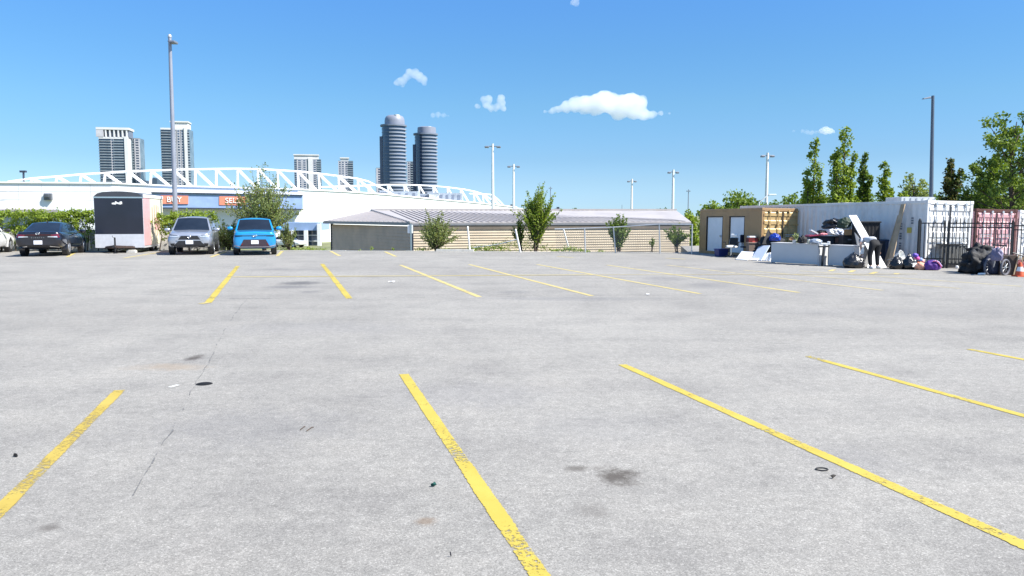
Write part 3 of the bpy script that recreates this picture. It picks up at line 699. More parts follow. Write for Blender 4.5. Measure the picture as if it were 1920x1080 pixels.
# standing chain-link run
ft = thing('chain_link_fence', 'grey chain-link fence with a top rail leading to the ochre container', 'fence', (0, 0, 0))
posts = [((1098, 474), (1096, 428)), ((1155, 474.5), (1150, 426)), ((1238, 476), (1236, 420.5)), ((1297, 477), (1298, 421))]
tops = []; bots = []
for a, b in posts:
    pa = P(*a); pb = at(b[0], b[1], pa.y); tops.append(pb); bots.append(pa)
    mb = MB(); mb.tube([pa - Vector((0, 0, .2)), pb + Vector((0, 0, .03))], .034, 8); mb.build('post', MAT['galv'], ft, 50)
tops.insert(0, at(1040, 429.5, tops[0].y)); bots.insert(0, P(1044, 473))
mb = MB(); mb.tube(tops, .026, 8); mb.build('top_rail', MAT['galv'], ft, 50)
mb = MB()
for i in range(len(tops) - 1):
    A0, A1, B0, B1 = bots[i], bots[i + 1], tops[i], tops[i + 1]
    def q(u, v): return (A0 + (A1 - A0) * u) * (1 - v) + (B0 + (B1 - B0) * u) * v
    Ln = (A1 - A0).length; Hn = (B0 - A0).length; st = .11; k = int((Ln + Hn) / st)
    for j in range(1, k):
        for sgn in (0, 1):
            s0 = j * st; u0, v0 = s0 / Ln, 0.; u1, v1 = (s0 - Hn) / Ln, 1.
            if u0 > 1: v0 = (s0 - Ln) / Hn; u0 = 1.
            if u1 < 0: v1 = s0 / Hn; u1 = 0.
            if sgn: u0, u1 = 1 - u0, 1 - u1
            mb.tube([q(u0, v0), q(u1, v1)], .0042, 3)
mb.build('wire_mesh', m_mesh, ft)

# ------------------------------------------------------------------ leaves, shrubs, trees
L_bright = leafmat('leaves_bright', (.15, .22, .03), (.23, .32, .042), (.34, .42, .065), (.17, .25, .035), trans=.42)
L_olive = leafmat('leaves_olive', (.17, .22, .075), (.25, .30, .11), (.35, .40, .16), (.20, .25, .09), trans=.5)
L_mid = leafmat('leaves_mid', (.09, .15, .027), (.15, .23, .038), (.24, .32, .06), (.11, .175, .032), trans=.42)
L_dark = leafmat('leaves_dark', (.05, .095, .022), (.085, .145, .03), (.14, .21, .045), (.06, .11, .025))
L_rust = leafmat('leaves_rust', (.05, .08, .02), (.09, .12, .025), (.16, .12, .04), (.06, .09, .02))
def rv(r): return Vector((r.gauss(0, 1), r.gauss(0, 1), r.gauss(0, 1))).normalized()
def leaf(vs, fs, p, s, r, up=.35):
    nrm = (rv(r) + Vector((0, 0, up))).normalized(); a = rv(r).cross(nrm)
    if a.length < .05: return
    a.normalize(); b = nrm.cross(a); l_ = s * r.uniform(.6, 1.25); w_ = l_ * r.uniform(.32, .5)
    o = len(vs); tip = p + a * l_; md = p + a * l_ * .45 - nrm * l_ * .06
    vs += [tuple(p), tuple(md + b * w_), tuple(tip), tuple(md - b * w_)]
    fs.append((o, o + 1, o + 2, o + 3))
def clump(vs, fs, c, rad, n, s, r, shell=.45):
    for _ in range(n):
        d = rv(r); q = shell + (1 - shell) * r.random() ** .5
        if r.random() < .25: q *= r.random()
        leaf(vs, fs, c + Vector((d.x * rad[0], d.y * rad[1], d.z * rad[2])) * q, s, r)
def crown(name, vs, fs, m, parent):
    mb = MB(); mb.v = vs; mb.f = fs; mb.m = [0] * len(fs); return mb.build(name, m, parent)
def wisp(mb, vs, fs, p0, dirn, length, r, s, n, thick=.012, droop=0., spread=.10):
    """one twig carrying small leaves along its whole length"""
    pts = []; p = p0.copy(); d = dirn.normalized(); k = 7
    for i in range(k + 1):
        pts.append(p.copy()); d = (d + rv(r) * .13 + Vector((0, 0, -droop))).normalized(); p = p + d * length / k
    mb.tube(pts, [thick * (1 - i / (k + 1)) + .002 for i in range(k + 1)], 5)
    for _ in range(n):
        u = r.random() ** .8 * k; i = min(k - 1, int(u)); q = pts[i] + (pts[i + 1] - pts[i]) * (u - i)
        leaf(vs, fs, q + rv(r) * spread * r.random() * (1.2 - u / k * .7), s, r)
    return pts
def bush(name, label, cat, px, pv, w_, h_, n_w, leaf_n, s, m, seed, Y=None, grp=None, trunk=.05, lowstart=.05, droop=.02, z0=0., fan=1.0, bias=0.):
    r = random.Random(seed); p = P(px, pv, z0) if Y is None else at(px, HOR, Y); p.z = z0
    t = thing(name, label, cat, p, 0, grp); vs, fs = [], []; mb = MB()
    for i in range(n_w):
        u = i / n_w; a = r.uniform(0, 6.283); sp_ = r.random() ** .6 * fan
        hz = h_ * (lowstart + r.random() * .30)
        base = Vector((r.gauss(0, .06) * w_, r.gauss(0, .06) * w_, hz * .5))
        d = Vector((math.cos(a) * sp_ * w_ * .55 + bias, math.sin(a) * sp_ * w_ * .5, h_ * (1.05 - .62 * sp_) * r.uniform(.65, 1.0)))
        wisp(mb, vs, fs, base, d, d.length * r.uniform(.75, 1.0), r, s, leaf_n, .02, droop, w_ * .09)
    for i in range(3):
        a = r.uniform(0, 6.283)
        mb.tube([(r.gauss(0, .05), r.gauss(0, .05), -.1), (math.cos(a) * .12 * w_, math.sin(a) * .12 * w_, h_ * .35), (math.cos(a) * .2 * w_, math.sin(a) * .2 * w_, h_ * .62)], [trunk, trunk * .7, .012], 6)
    mb.build('trunk', MAT['bark'], t, 60); crown('crown', vs, fs, m, t); return t
bush('willow_bush', 'large feathery olive bush growing behind the blue car', 'bush', 494, 470, 3.4, 4.35, 150, 84, .095, L_olive, 11, Y=42.3, trunk=.07, lowstart=.25, fan=1.05)
bush('willow_bush', 'grey-green low side bush between the silver and the blue car', 'bush', 428, 470, 1.9, 2.1, 60, 75, .085, L_olive, 12, Y=42.6, fan=1.0)
bush('willow_bush', 'drooping pale olive bush just right of the blue car', 'bush', 540, 470, 1.0, 1.9, 34, 60, .07, L_olive, 13, Y=42.6)
bush('shrub', 'wispy grey-green shrub growing right of the blank white sign', 'shrub', 816, 471, 2.2, 2.3, 84, 74, .08, L_olive, 14, Y=42.4, lowstart=.05)
bush('young_tree', 'tallest young tree at the lot edge, in front of the ribbed roof', 'tree', 1006, 472, 1.85, 3.5, 120, 88, .095, L_bright, 15, Y=42.3, lowstart=.22, fan=.85, trunk=.06)
bush('young_tree', 'twin-headed young tree behind the chain-link fence', 'tree', 1160, 474, 1.4, 2.15, 70, 75, .085, L_mid, 16, Y=41.6, lowstart=.15, fan=.8)
bush('sapling', 'thin sapling with a pale loose crown left of the ochre container', 'tree', 1270, 476, 1.3, 1.5, 34, 55, .08, L_mid, 17, Y=41.0, lowstart=.35, fan=1.0, trunk=.035)
bush('sapling', 'tiny sapling behind the chain-link fence before the last post', 'tree', 1224, 475, .4, .75, 9, 34, .07, L_mid, 18, Y=41.2, lowstart=.55, fan=1.0, trunk=.02)
bush('vine', 'dark leafy creeper hanging at the left side of the middle young tree', 'plant', 976, 472, .8, 1.7, 18, 60, .09, L_mid, 19, Y=42.6, lowstart=.4, fan=1.1)
# weeds along the edge
def weeds(label, spots, m, seed, name='weeds', s=.07):
    r = random.Random(seed); vs, fs = [], []
    for px, pv, rx, rz, n in spots:
        c = P(px, pv); c.y += .25; clump(vs, fs, c + Vector((0, 0, rz * .5)), (rx, .3, rz), n, s, r, .1)
    o = crown(name, vs, fs, m, None); return tag(o, label, 'weeds', kind='stuff')
weeds('bright low weeds along the lot edge', [(1045, 472, .5, .12, 160), (1068, 472, .45, .22, 320), (1090, 472.5, .4, .12, 160), (1128, 473, .3, .07, 60), (885, 471, .35, .2, 160), (912, 471, .5, .22, 220), (938, 471, .6, .35, 260), (1104, 473, .2, .06, 40),
      (545, 469, .9, .10, 260), (580, 469, .6, .10, 200), (604, 469.5, .3, .08, 60), (695, 470.5, .08, .16, 40), (736, 470.5, .07, .12, 26), (672, 470.5, .08, .05, 20), (790, 470.5, .5, .12, 150), (835, 471, .4, .1, 100)], L_bright, 3)
weeds('grey-green weeds trailing over the fallen fence', [(900, 470, .4, .15, 100), (925, 469, .5, .3, 140), (950, 468, .5, .45, 180), (968, 467, .45, .5, 180), (985, 466, .5, .6, 200), (1020, 470, .5, .3, 120), (1000, 470, .5, .35, 160)], L_olive, 4)
# fallen mesh rails leaning through the weeds
mb = MB(); mb.tube([P(880, 471) + Vector((0, .2, .15)), at(935, 458, 41.8), at(972, 448, 41.9)], .03, 6)
tag(mb.build('fallen_rail', MAT['galv'], smooth=60), 'fallen fence rail sloping up through the weeds to the leaning post', 'rail')

# hedge of climbers behind the parked cars
def hedge(label, x0, x1, vtop, seed, n):
    r = random.Random(seed); a, b = at(x0, HOR, 41.6), at(x1, HOR, 42.0)
    t = thing('hedge', label, 'hedge', (0, 0, 0)); vs, fs = [], []; mb = MB()
    for i in range(n):
        u = r.random(); c = a + (b - a) * u; zt = at(960, vtop + r.uniform(-2, 5), c.y).z
        k = r.random()
        z = zt * (1 - .78 * k ** 1.5)
        rad = r.uniform(.16, .36)
        clump(vs, fs, Vector((c.x, c.y + r.gauss(0, .25), z - rad * .4)), (rad, rad, rad * .75), int(52 * (1.2 - k * .8)), .10, r, .2)
    q = int((b - a).length / .45)
    for i in range(q):
        c = a + (b - a) * ((i + r.random()) / q)
        mb.tube([(c.x, c.y, -.1), (c.x + r.gauss(0, .1), c.y, .8), (c.x + r.gauss(0, .2), c.y, 1.7)], [.03, .025, .01], 5)
    mb.build('stems', MAT['bark'], t, 60); crown('foliage', vs, fs, L_bright, t)
hedge('bright green leafy hedge behind the white and the black car', -70, 186, 394, 21, 330)
hedge('bright green leafy hedge behind the silver car', 294, 402, 396, 22, 120)
# slatted low fence seen through the hedge
t = thing('fence', 'pale panel fence half hidden by the leafy hedge', 'fence', (0, 0, 0))
a, b = at(-90, HOR, 42.6), at(420, HOR, 43.2)
mb = MB(); mb.bar(a * 1 - Vector((0, 0, a.z - .55)), b - Vector((0, 0, b.z - .55)), .05, 1.1); mb.build('panel', mat('fence_panel', (.50, .48, .46), .8, 0, .15, 3), t)
for i in range(9):
    c = a + (b - a) * i / 8; mb = MB(); mb.box(c.x - .05, c.y - .09, -.1, c.x + .05, c.y - .027, 1.25); mb.build('post', MAT['galv'], t)

def tree(name, label, px, Y, base_z, top_v, w_px, style, m, seed, leaf_s, n_leaf, grp=None, cat='tree'):
    r = random.Random(seed); b = at(px, HOR, Y); ht = Z(top_v, Y) - base_z; W = w_px * Y / FPX
    t = thing(name, label, cat, (b.x, Y, base_z), 0, grp); vs, fs = [], []; mb = MB()
    tips = []
    if style == 'column':
        lead = [(0, 0, 1.0)] + [(r.uniform(-.28, .28) * W, r.uniform(-.3, .3) * W, r.uniform(.55, .85)) for _ in range(3)]
        for lx, ly, lh in lead:
            H_ = ht * lh
            mb.tube([(lx * .1, ly * .1, 0), (lx * .7, ly * .7, H_ * .4), (lx, ly, H_ * .95)], [ht * .014, ht * .010, ht * .002], 6)
            k = int(15 * lh)
            for i in range(k):
                f = (i + .5) / k; wd = W * (.5 * (1 - f) ** .75 + .07) * (1 if lh == 1 else .62)
                for _ in range(3):
                    a = r.uniform(0, 6.283); q = r.random() ** .5 * .75
                    c = Vector((lx * (.3 + .7 * f) + math.cos(a) * wd * q, ly * (.3 + .7 * f) + math.sin(a) * wd * q, H_ * (.06 + .93 * f) + r.gauss(0, .02) * ht))
                    tips.append((c, max(.16 * W * (1 - f * .55), .04 * W) * r.uniform(.7, 1.25), 1.5))
    elif style == 'round':
        mb.tube([(0, 0, 0), (r.gauss(0, .03) * W, 0, ht * .45), (r.gauss(0, .05) * W, 0, ht * .7)], [ht * .03, ht * .02, ht * .008], 7)
        for i in range(90):
            d = rv(r); d.z = max(d.z, -.6); q = r.uniform(.45, 1)
            c = Vector((d.x * W * .44 * q, d.y * W * .44 * q, ht * .52 + d.z * ht * .40 * q))
            mb.tube([(0, 0, ht * .35), c * .55 + Vector((0, 0, ht * .22)), c], [ht * .008, ht * .005, ht * .002], 4)
            tips.append((c, W * r.uniform(.12, .19), .8))
    else:                                             # loose open crown with long limbs
        mb.tube([(0, 0, 0), (.02 * W, 0, ht * .3), (-.03 * W, 0, ht * .62), (.02 * W, 0, ht * .95)], [ht * .022, ht * .017, ht * .01, ht * .003], 7)
        for i in range(36):
            f = .18 + .8 * (i / 36); a = r.uniform(0, 6.283); ln = W * .52 * (1.05 - f * .55) * r.uniform(.5, 1.05)
            s0 = Vector((0, 0, ht * f * .8)); e = s0 + Vector((math.cos(a) * ln, math.sin(a) * ln, ht * r.uniform(.10, .26)))
            mid = s0 + (e - s0) * .5 + Vector((0, 0, -ht * .02))
            mb.tube([s0, mid, e], [ht * .007, ht * .005, ht * .0015], 5)
            for u in (.45, .7, .9, 1.05):
                tips.append((s0 + (e - s0) * u + rv(r) * W * .04, W * r.uniform(.05, .095), .8))
    for c, rad, zs in tips: clump(vs, fs, c, (rad, rad, rad * zs), n_leaf, leaf_s, r, .25)
    mb.build('trunk', MAT['bark'], t, 60); crown('crown', vs, fs, m, t); return t
hg = 'columnar trees behind the containers'
tree('columnar_tree', 'slim columnar tree behind the containers, left of the tallest one', 1524, 66, 0, 260, 66, 'column', L_bright, 31, .21, 34, hg)
tree('columnar_tree', 'tallest columnar tree behind the white container', 1579, 64, 0, 240, 78, 'column', L_bright, 32, .21, 40, hg)
tree('columnar_tree', 'narrow columnar tree touching the right side of the tallest one', 1617, 66, 0, 286, 40, 'column', L_mid, 33, .2, 30, hg)
tree('columnar_tree', 'short bent columnar tree between the tallest one and the lamp post', 1656, 64, 0, 302, 50, 'column', L_bright, 34, .2, 28, hg)
tree('columnar_tree', 'dark columnar tree with a rusty tip right of the slim lamp post', 1780, 58, 0, 297, 60, 'column', L_rust, 35, .2, 34, hg)
rg = 'round trees in the distance'
tree('round_tree', 'wide round tree crown above the left end of the ochre container', 1386, 95, LOW, 352, 104, 'round', L_mid, 41, .34, 60, rg)
tree('round_tree', 'small bright round tree left of the wide round crown', 1334, 85, LOW, 372, 54, 'round', L_bright, 42, .28, 40, rg)
tree('round_tree', 'bright tree crown peeping over the end of the ribbed roof', 1293, 70, LOW, 388, 44, 'round', L_bright, 43, .22, 40, rg)
tree('round_tree', 'long round tree crown between the mast and the slim columnar tree', 1476, 95, LOW, 356, 90, 'round', L_mid, 44, .34, 55, rg)
tree('round_tree', 'small dark far tree crown just above the ribbed roof by the right mast', 1240, 180, LOW, 387, 40, 'round', L_dark, 45, .5, 30, rg)
tree('round_tree', 'tiny dark far tree crown above the middle of the ribbed roof', 1076, 190, LOW, 385.5, 22, 'round', L_dark, 46, .45, 24, rg)
tree('round_tree', 'airy blue-green tree crown left of the slim lamp post', 1712, 75, 0, 328, 66, 'loose', L_olive, 47, .22, 13, rg)
tree('round_tree', 'low bright bush crown at the foot of the short bent columnar tree', 1690, 68, 0, 352, 30, 'round', L_bright, 48, .22, 26, rg)
tree('broad_tree', 'large broad loose tree rising over the pink container', 1893, 50, 0, 216, 180, 'loose', L_mid, 51, .20, 46)
tree('broad_tree', 'lower leafy tree filling the gap between the white container and the broad tree', 1850, 54, 0, 298, 110, 'loose', L_mid, 52, .20, 44)
tree('broad_tree', 'tree at the picture edge behind the broad loose tree', 1960, 56, 0, 235, 150, 'loose', L_mid, 53, .20, 36)
tree('round_tree', 'dark low bush crown behind the white container roof', 1815, 52, 0, 352, 60, 'round', L_dark, 54, .18, 36, rg)
tree('round_tree', 'green low crown filling behind the containers below the columnar trees', 1600, 80, 0, 362, 110, 'round', L_mid, 55, .26, 50, rg)
tree('round_tree', 'wide green crown behind the containers under the slim columnar tree', 1535, 84, 0, 358, 90, 'round', L_dark, 56, .26, 50, rg)
tree('round_tree', 'wide crown behind the containers just left of the slim lamp post', 1722, 80, 0, 352, 110, 'round', L_mid, 57, .26, 50, rg)
tree('round_tree', 'green crown filling below the broad loose tree at its left', 1838, 60, 0, 345, 80, 'round', L_mid, 58, .2, 46, rg)
tree('round_tree', 'green crown low behind the pink container', 1895, 58, 0, 340, 110, 'round', L_mid, 59, .2, 50, rg)
# ------------------------------------------------------------------ vehicles
def catmull(pts, n):
    out = []; m_ = len(pts) - 1
    for i in range(n):
        u = i / (n - 1) * m_; k = min(int(u), m_ - 1); f = u - k
        p0, p1, p2, p3 = pts[max(k - 1, 0)], pts[k], pts[k + 1], pts[min(k + 2, m_)]
        out.append([.5 * ((2 * b) + (-a + c) * f + (2 * a - 5 * b + 4 * c - d) * f * f + (-a + 3 * b - 3 * c + d) * f ** 3) for a, b, c, d in zip(p0, p1, p2, p3)])
    return out
class Car:
    def __init__(s, name, label, cat, loc, rz, paint, stations, scale=1.06, group=None):
        s.t = thing(name, label, cat, loc, rz, group); s.t.scale = (scale,) * 3; s.paint = paint
        rows = catmull(stations, len(stations) * 6); s.L = stations[-1][0]
        mb = MB(); rings = []
        for y, zb, zt, wb, wm, wt in rows:
            h = zt - zb
            half = [[0, zb], [wb * .7, zb], [wb, zb + h * .06], [wm, zb + h * .32], [wm, zb + h * .60], [wt, zt - h * .05], [wt * .8, zt], [0, zt + .025]]
            half = catmull(half, 22)
            ring = [(x, y, z) for x, z in half] + [(-x, y, z) for x, z in reversed(half[1:-1])]
            rings.append(ring)
        k = len(rings[0]); vs = [p for r_ in rings for p in r_]; fs = []
        for i in range(len(rings) - 1):
            for j in range(k): fs.append((i * k + j, i * k + (j + 1) % k, (i + 1) * k + (j + 1) % k, (i + 1) * k + j))
        fs.append(tuple(range(k)))
        fs.append(tuple((len(rings) - 1) * k + j for j in reversed(range(k))))
        mb.add(vs, fs); s.body = mb.build('body', paint, s.t, 40)
        s.bvh = BVHTree.FromPolygons([Vector(v) for v in vs], fs)
    def proj(s, a, b, side):
        if side == 'front': o, d = Vector((a, -3, b)), Vector((0, 1, 0))
        elif side == 'rear': o, d = Vector((a, s.L + 3, b)), Vector((0, -1, 0))
        elif side == 'right': o, d = Vector((3, a, b)), Vector((-1, 0, 0))
        elif side == 'left': o, d = Vector((-3, a, b)), Vector((1, 0, 0))
        h = s.bvh.ray_cast(o, d)[0]
        if h is None: h = s.bvh.find_nearest(o + d * 2.9)[0]
        return h, d
    def patch(s, name, q, side, m, off=.01, nu=8, nv=4, parent=None, th=.03):
        """a fitted piece of trim: q = 4 corners (a, b) seen from that side, laid on the body"""
        g_ = []; bk = []
        for j in range(nv + 1):
            for i in range(nu + 1):
                u, v = i / nu, j / nv
                a = (q[0][0] * (1 - u) + q[1][0] * u) * (1 - v) + (q[3][0] * (1 - u) + q[2][0] * u) * v
                b = (q[0][1] * (1 - u) + q[1][1] * u) * (1 - v) + (q[3][1] * (1 - u) + q[2][1] * u) * v
                h, d = s.proj(a, b, side); g_.append(h - d * off); bk.append(h + d * th)
        w_ = nu + 1; N = len(g_); fs = []
        for j in range(nv):
            for i in range(nu): fs.append((j * w_ + i, j * w_ + i + 1, (j + 1) * w_ + i + 1, (j + 1) * w_ + i))
        per = [i for i in range(w_)] + [j * w_ + nu for j in range(1, nv + 1)] + [nv * w_ + i for i in reversed(range(nu))] + [j * w_ for j in reversed(range(1, nv))]
        for a, b in zip(per, per[1:] + per[:1]): fs.append((a, N + a, N + b, b))
        mb = MB(); mb.add(g_ + bk, fs); return mb.build(name, m, parent or s.t, 40)
    def plate(s, a, b, side, m=None, w_=.31, h_=.16):
        h, d = s.proj(a, b, side); mb = MB(); y = (h - d * .035)
        mb.box(-w_ / 2, -.01, -h_ / 2, w_ / 2, .05, h_ / 2); o = mb.build('license_plate', m or MAT['plate'], s.t, bevel=.006)
        o.location = (h.x, h.y + (-.03 if d.y > 0 else -.01), h.z); return o
    def wheels(s, ys, W, r, wd=.23, arch=None):
        for y in ys:
            for sx in (-1, 1):
                x = sx * (W / 2 - wd / 2 + .02)
                mb = MB(); prof_ = [(r * .62, -wd / 2), (r * .9, -wd / 2), (r * .985, -wd * .42), (r, -wd * .2), (r, wd * .2), (r * .985, wd * .42), (r * .9, wd / 2), (r * .62, wd / 2)]
                mb.lathe(prof_, 28, (0, 0, 0), 'X'); wh = mb.build('tyre', MAT['rubber'], s.t, 40, loc=(x, y, r))
                mb = MB(); mb.lathe([(r * .66, 0), (r * .66, .02), (r * .60, .025), (r * .56, -.03), (r * .18, -.02), (r * .16, .02), (.01, .025)], 28, (sx * wd * .42, 0, 0), 'X')
                for k in range(5):
                    a = k * 1.2566; mb.bar((sx * wd * .46, math.cos(a) * r * .12, math.sin(a) * r * .12), (sx * wd * .46, math.cos(a) * r * .60, math.sin(a) * r * .60), .07, .03, (1, 0, 0))
                mb.build('rim', MAT['alloy'], wh, 40)
                mb = MB(); n = 20; R0, R1 = r * 1.08, r * (1.20 if arch else 1.13)
                for k in range(n):
                    a0, a1 = R(-12 + 204 * k / n), R(-12 + 204 * (k + 1) / n); xx = sx * (W / 2 + .012); xi = sx * (W / 2 - .22)
                    P_ = lambda q, a, x_: (x_, y + q * math.cos(a), r + q * math.sin(a))
                    mb.hexa([P_(R0, a0, xi), P_(R1, a0, xi), P_(R1, a1, xi), P_(R0, a1, xi), P_(R0, a0, xx), P_(R1, a0, xx), P_(R1, a1, xx), P_(R0, a1, xx)])
                mb.build('wheel_arch', MAT['black_plastic'] if arch else s.paint, s.t, 50)
                mb = MB(); mb.lathe([(r * 1.09, -.1), (r * 1.09, .1)], 24, (sx * (W / 2 - .105), y, r), 'X'); mb.build('wheel_well', MAT['black_plastic'], s.t, 40)
    def cabin(s, yb0, yt0, yt1, yb1, zb, zt, wb, wt, crown_=.04, roof_mat=None, rails=False):
        """roof and pillars, with each pane a piece of its own"""
        f = lambda y, w_, z: [Vector((-w_, y, z)), Vector((w_, y, z))]
        bl, br = f(yb0, wb, zb); tl, tr = f(yt0, wt, zt - .03); Tl, Tr = f(yt1, wt * .97, zt - .02); Bl, Br = f(yb1, wb * .95, zb)
        mb = MB(); n = 10
        def row(a, b, cr, bow): return [a + (b - a) * i / n + Vector((0, -bow * (1 - (2 * i / n - 1) ** 2), cr * (1 - (2 * i / n - 1) ** 2))) for i in range(n + 1)]
        rows = [row(bl, br, .0, .10), row(tl, tr, crown_, .05), row((tl * .6 + Tl * .4), (tr * .6 + Tr * .4), crown_ + .035, 0), row(Tl, Tr, crown_, -.04), row(Bl, Br, 0, -.08)]
        vs = [tuple(p) for r_ in rows for p in r_]; fs = []; w_ = n + 1
        for j in range(4):
            for i in range(n): fs.append((j * w_ + i, j * w_ + i + 1, (j + 1) * w_ + i + 1, (j + 1) * w_ + i))
        for e in (0, n): fs.append(tuple([j * w_ + e for j in range(5)] if e == 0 else [j * w_ + e for j in reversed(range(5))]))
        mb.add(vs, fs); cab = mb.build('roof', roof_mat or s.paint, s.t, 45)
        def pane(name, a, b, c, d, m=MAT['glass'], bow0=0, bow1=0, ins=(.05, .06, .06), cr0=0, cr1=0, th=.012):
            u0, v0, v1 = ins; g_ = []
            ctr = Vector((0, (yb0 + yb1) / 2, zb - .2)); nn = (b - a).cross(d - a).normalized()
            if nn.dot(a - ctr) < 0: nn = -nn
            N_ = 8
            for j in range(4):
                v = v0 + (1 - v0 - v1) * j / 3
                for i in range(N_ + 1):
                    u = u0 + (1 - 2 * u0) * i / N_
                    p = (a * (1 - u) + b * u) * (1 - v) + (d * (1 - u) + c * u) * v
                    k_ = 1 - (2 * u - 1) ** 2
                    p = p + Vector((0, -(bow0 * (1 - v) + bow1 * v) * k_, (cr0 * (1 - v) + cr1 * v) * k_)) + nn * th
                    g_.append(p)
            q = MB(); ww = N_ + 1; M_ = len(g_)
            fs_ = [(j * ww + i, j * ww + i + 1, (j + 1) * ww + i + 1, (j + 1) * ww + i) for j in range(3) for i in range(N_)]
            bk = [p - nn * .02 for p in g_]
            per = [i for i in range(ww)] + [j * ww + N_ for j in range(1, 4)] + [3 * ww + i for i in reversed(range(N_))] + [j * ww for j in (2, 1)]
            fs_ += [(x, M_ + x, M_ + y_, y_) for x, y_ in zip(per, per[1:] + per[:1])]
            q.add(g_ + bk, fs_); return q.build(name, m, s.t, 40)
        pane('windshield', bl, br, tr, tl, bow0=.10, bow1=.05, ins=(.045, .02, .07), cr1=crown_)
        pane('rear_window', Bl, Br, Tr, Tl, bow0=-.08, bow1=-.04, ins=(.06, .03, .06), cr1=crown_)
        for sx, (A_, B_, C_, D_) in ((1, (br, Br, Tr, tr)), (-1, (bl, Bl, Tl, tl))):
            for f0, f1 in ((.03, .48), (.51, .97)):
                a = A_ + (B_ - A_) * f0; b = A_ + (B_ - A_) * f1; c = D_ + (C_ - D_) * min(f1, .96); d = D_ + (C_ - D_) * max(f0, .04)
                if f0 < .1: a = A_ + (B_ - A_) * .10
                pane('side_window', a, b, c, d, ins=(.02, .05, .12))
        if rails:
            for sx in (-1, 1):
                mb = MB(); x = sx * wt * .93; mb.tube([(x, yt0 + .25, zt - .01), (x, yt0 + .4, zt + .055), (x, yt1 - .4, zt + .06), (x, yt1 - .1, zt)], .022, 8); mb.build('roof_rail', MAT['black_plastic'], s.t, 60)
    def mirror(s, x, y, z, m, clear=False):
        for sx in (-1, 1):
            mb = MB(); mb.bar((sx * (x - .14), y + .04, z - .05), (sx * x, y, z), .05, .05); b = mb.build('mirror_arm', MAT['black_plastic'], s.t)
            mb = MB(); mb.lathe([(.01, -.12), (.07, -.11), (.105, -.04), (.11, .03), (.08, .10), (.02, .12)], 12, (0, 0, 0), 'X'); o = mb.build('side_mirror', m, s.t, 50, loc=(sx * (x + .09), y, z)); o.scale = (1, .65, .8)
    def seams(s, ys, z0, z1):
        for y in ys:
            for side in ('left', 'right'):
                s.patch('door_seam', [(y - .008, z0), (y + .008, z0), (y + .008, z1), (y - .008, z1)], side, BP, .004, 1, 6)
    def handles(s, ys, z, m):
        for y in ys:
            for side in ('left', 'right'):
                h, d = s.proj(y, z, side); mb = MB(); mb.box(-.02, -.10, -.015, .02, .10, .015); mb.build('door_handle', m, s.t, loc=h - d * .025, bevel=.008)

def carpaint(name, c, rough=.3, metal=.35):
    m = mat(name, c, rough, metal, .03, 3, coat=1.0); return m
p_silver = carpaint('silver_paint', (.40, .42, .47), .32, .55)
p_blue = carpaint('blue_paint', (.012, .26, .56), .3, .15)
p_black = carpaint('black_paint', (.010, .011, .018), .22, .2)
p_white = carpaint('white_paint', (.74, .74, .73), .3, 0)
BP = MAT['black_plastic']; m_dkred = MAT['lamp_red']

def near_end(px, py): return P(px, py)
# --- silver crossover facing the camera
p0 = near_end(356, 478.5)
c = Car('parked_car', 'silver crossover parked nose out with dark grille and black lower bumper', 'car', p0, TH, p_silver,
        [(0.0, .44, .84, .50, .60, .50), (.04, .38, .92, .70, .80, .70), (.18, .34, .98, .82, .90, .80), (.55, .32, 1.04, .86, .925, .82), (1.2, .30, 1.10, .86, .93, .86), (2.5, .28, 1.12, .86, .93, .88), (4.0, .30, 1.14, .86, .93, .87), (4.45, .36, 1.10, .80, .88, .80), (4.6, .48, 1.0, .66, .76, .66)])
c.cabin(1.02, 1.72, 4.0, 4.42, 1.07, 1.66, .84, .66, rails=True)
c.patch('grille', [(-.46, .685), (.46, .685), (.34, .855), (-.34, .855)], 'front', BP, .012)
c.patch('lower_grille', [(-.66, .42), (.66, .42), (.44, .63), (-.44, .63)], 'front', BP, .012)
c.patch('bumper', [(-.84, .33), (.84, .33), (.89, .47), (-.89, .47)], 'front', BP, .008, 14)
for sx in (-1, 1):
    c.patch('headlight', [(sx * .80, .80), (sx * .44, .80), (sx * .42, .88), (sx * .86, .91)] if sx > 0 else [(-.80, .80), (-.44, .80), (-.42, .88), (-.86, .91)], 'front', MAT['lamp_clear'], .014)
    c.patch('headlight_brow', [(sx * .46, .865), (sx * .84, .885), (sx * .86, .915), (sx * .50, .885)], 'front', BP, .022, 6, 2)
    c.patch('fog_lamp', [(sx * .62, .46), (sx * .78, .46), (sx * .78, .52), (sx * .60, .53)], 'front', BP, .016, 4, 3)
    c.patch('chin_trim', [(sx * .36, .33), (sx * .66, .345), (sx * .64, .37), (sx * .40, .355)], 'front', MAT['chrome'], .026, 5, 2)
c.patch('bumper_bar', [(-.50, .635), (.50, .635), (.54, .675), (-.54, .675)], 'front', p_silver, .03)
h, d = c.proj(0, .80, 'front')
mb = MB()
for rx, rz_, rr in ((.075, .05, .009), (.028, .045, .008), (.05, .022, .008)):
    mb.tube([(rx * math.cos(a * .5236), 0, rz_ * math.sin(a * .5236) + (.0 if rx > .06 else .005)) for a in range(13)], rr, 6)
mb.build('emblem', MAT['chrome'], c.t, 60, loc=h + Vector((0, -.03, .005)))
c.plate(0, .57, 'front'); c.wheels((.93, 3.62), 1.84, .345, arch=True); c.mirror(.97, 1.35, 1.10, p_silver); c.handles((2.1, 3.1), .98, p_silver); c.seams((1.42, 2.35, 3.28), .42, 1.04)
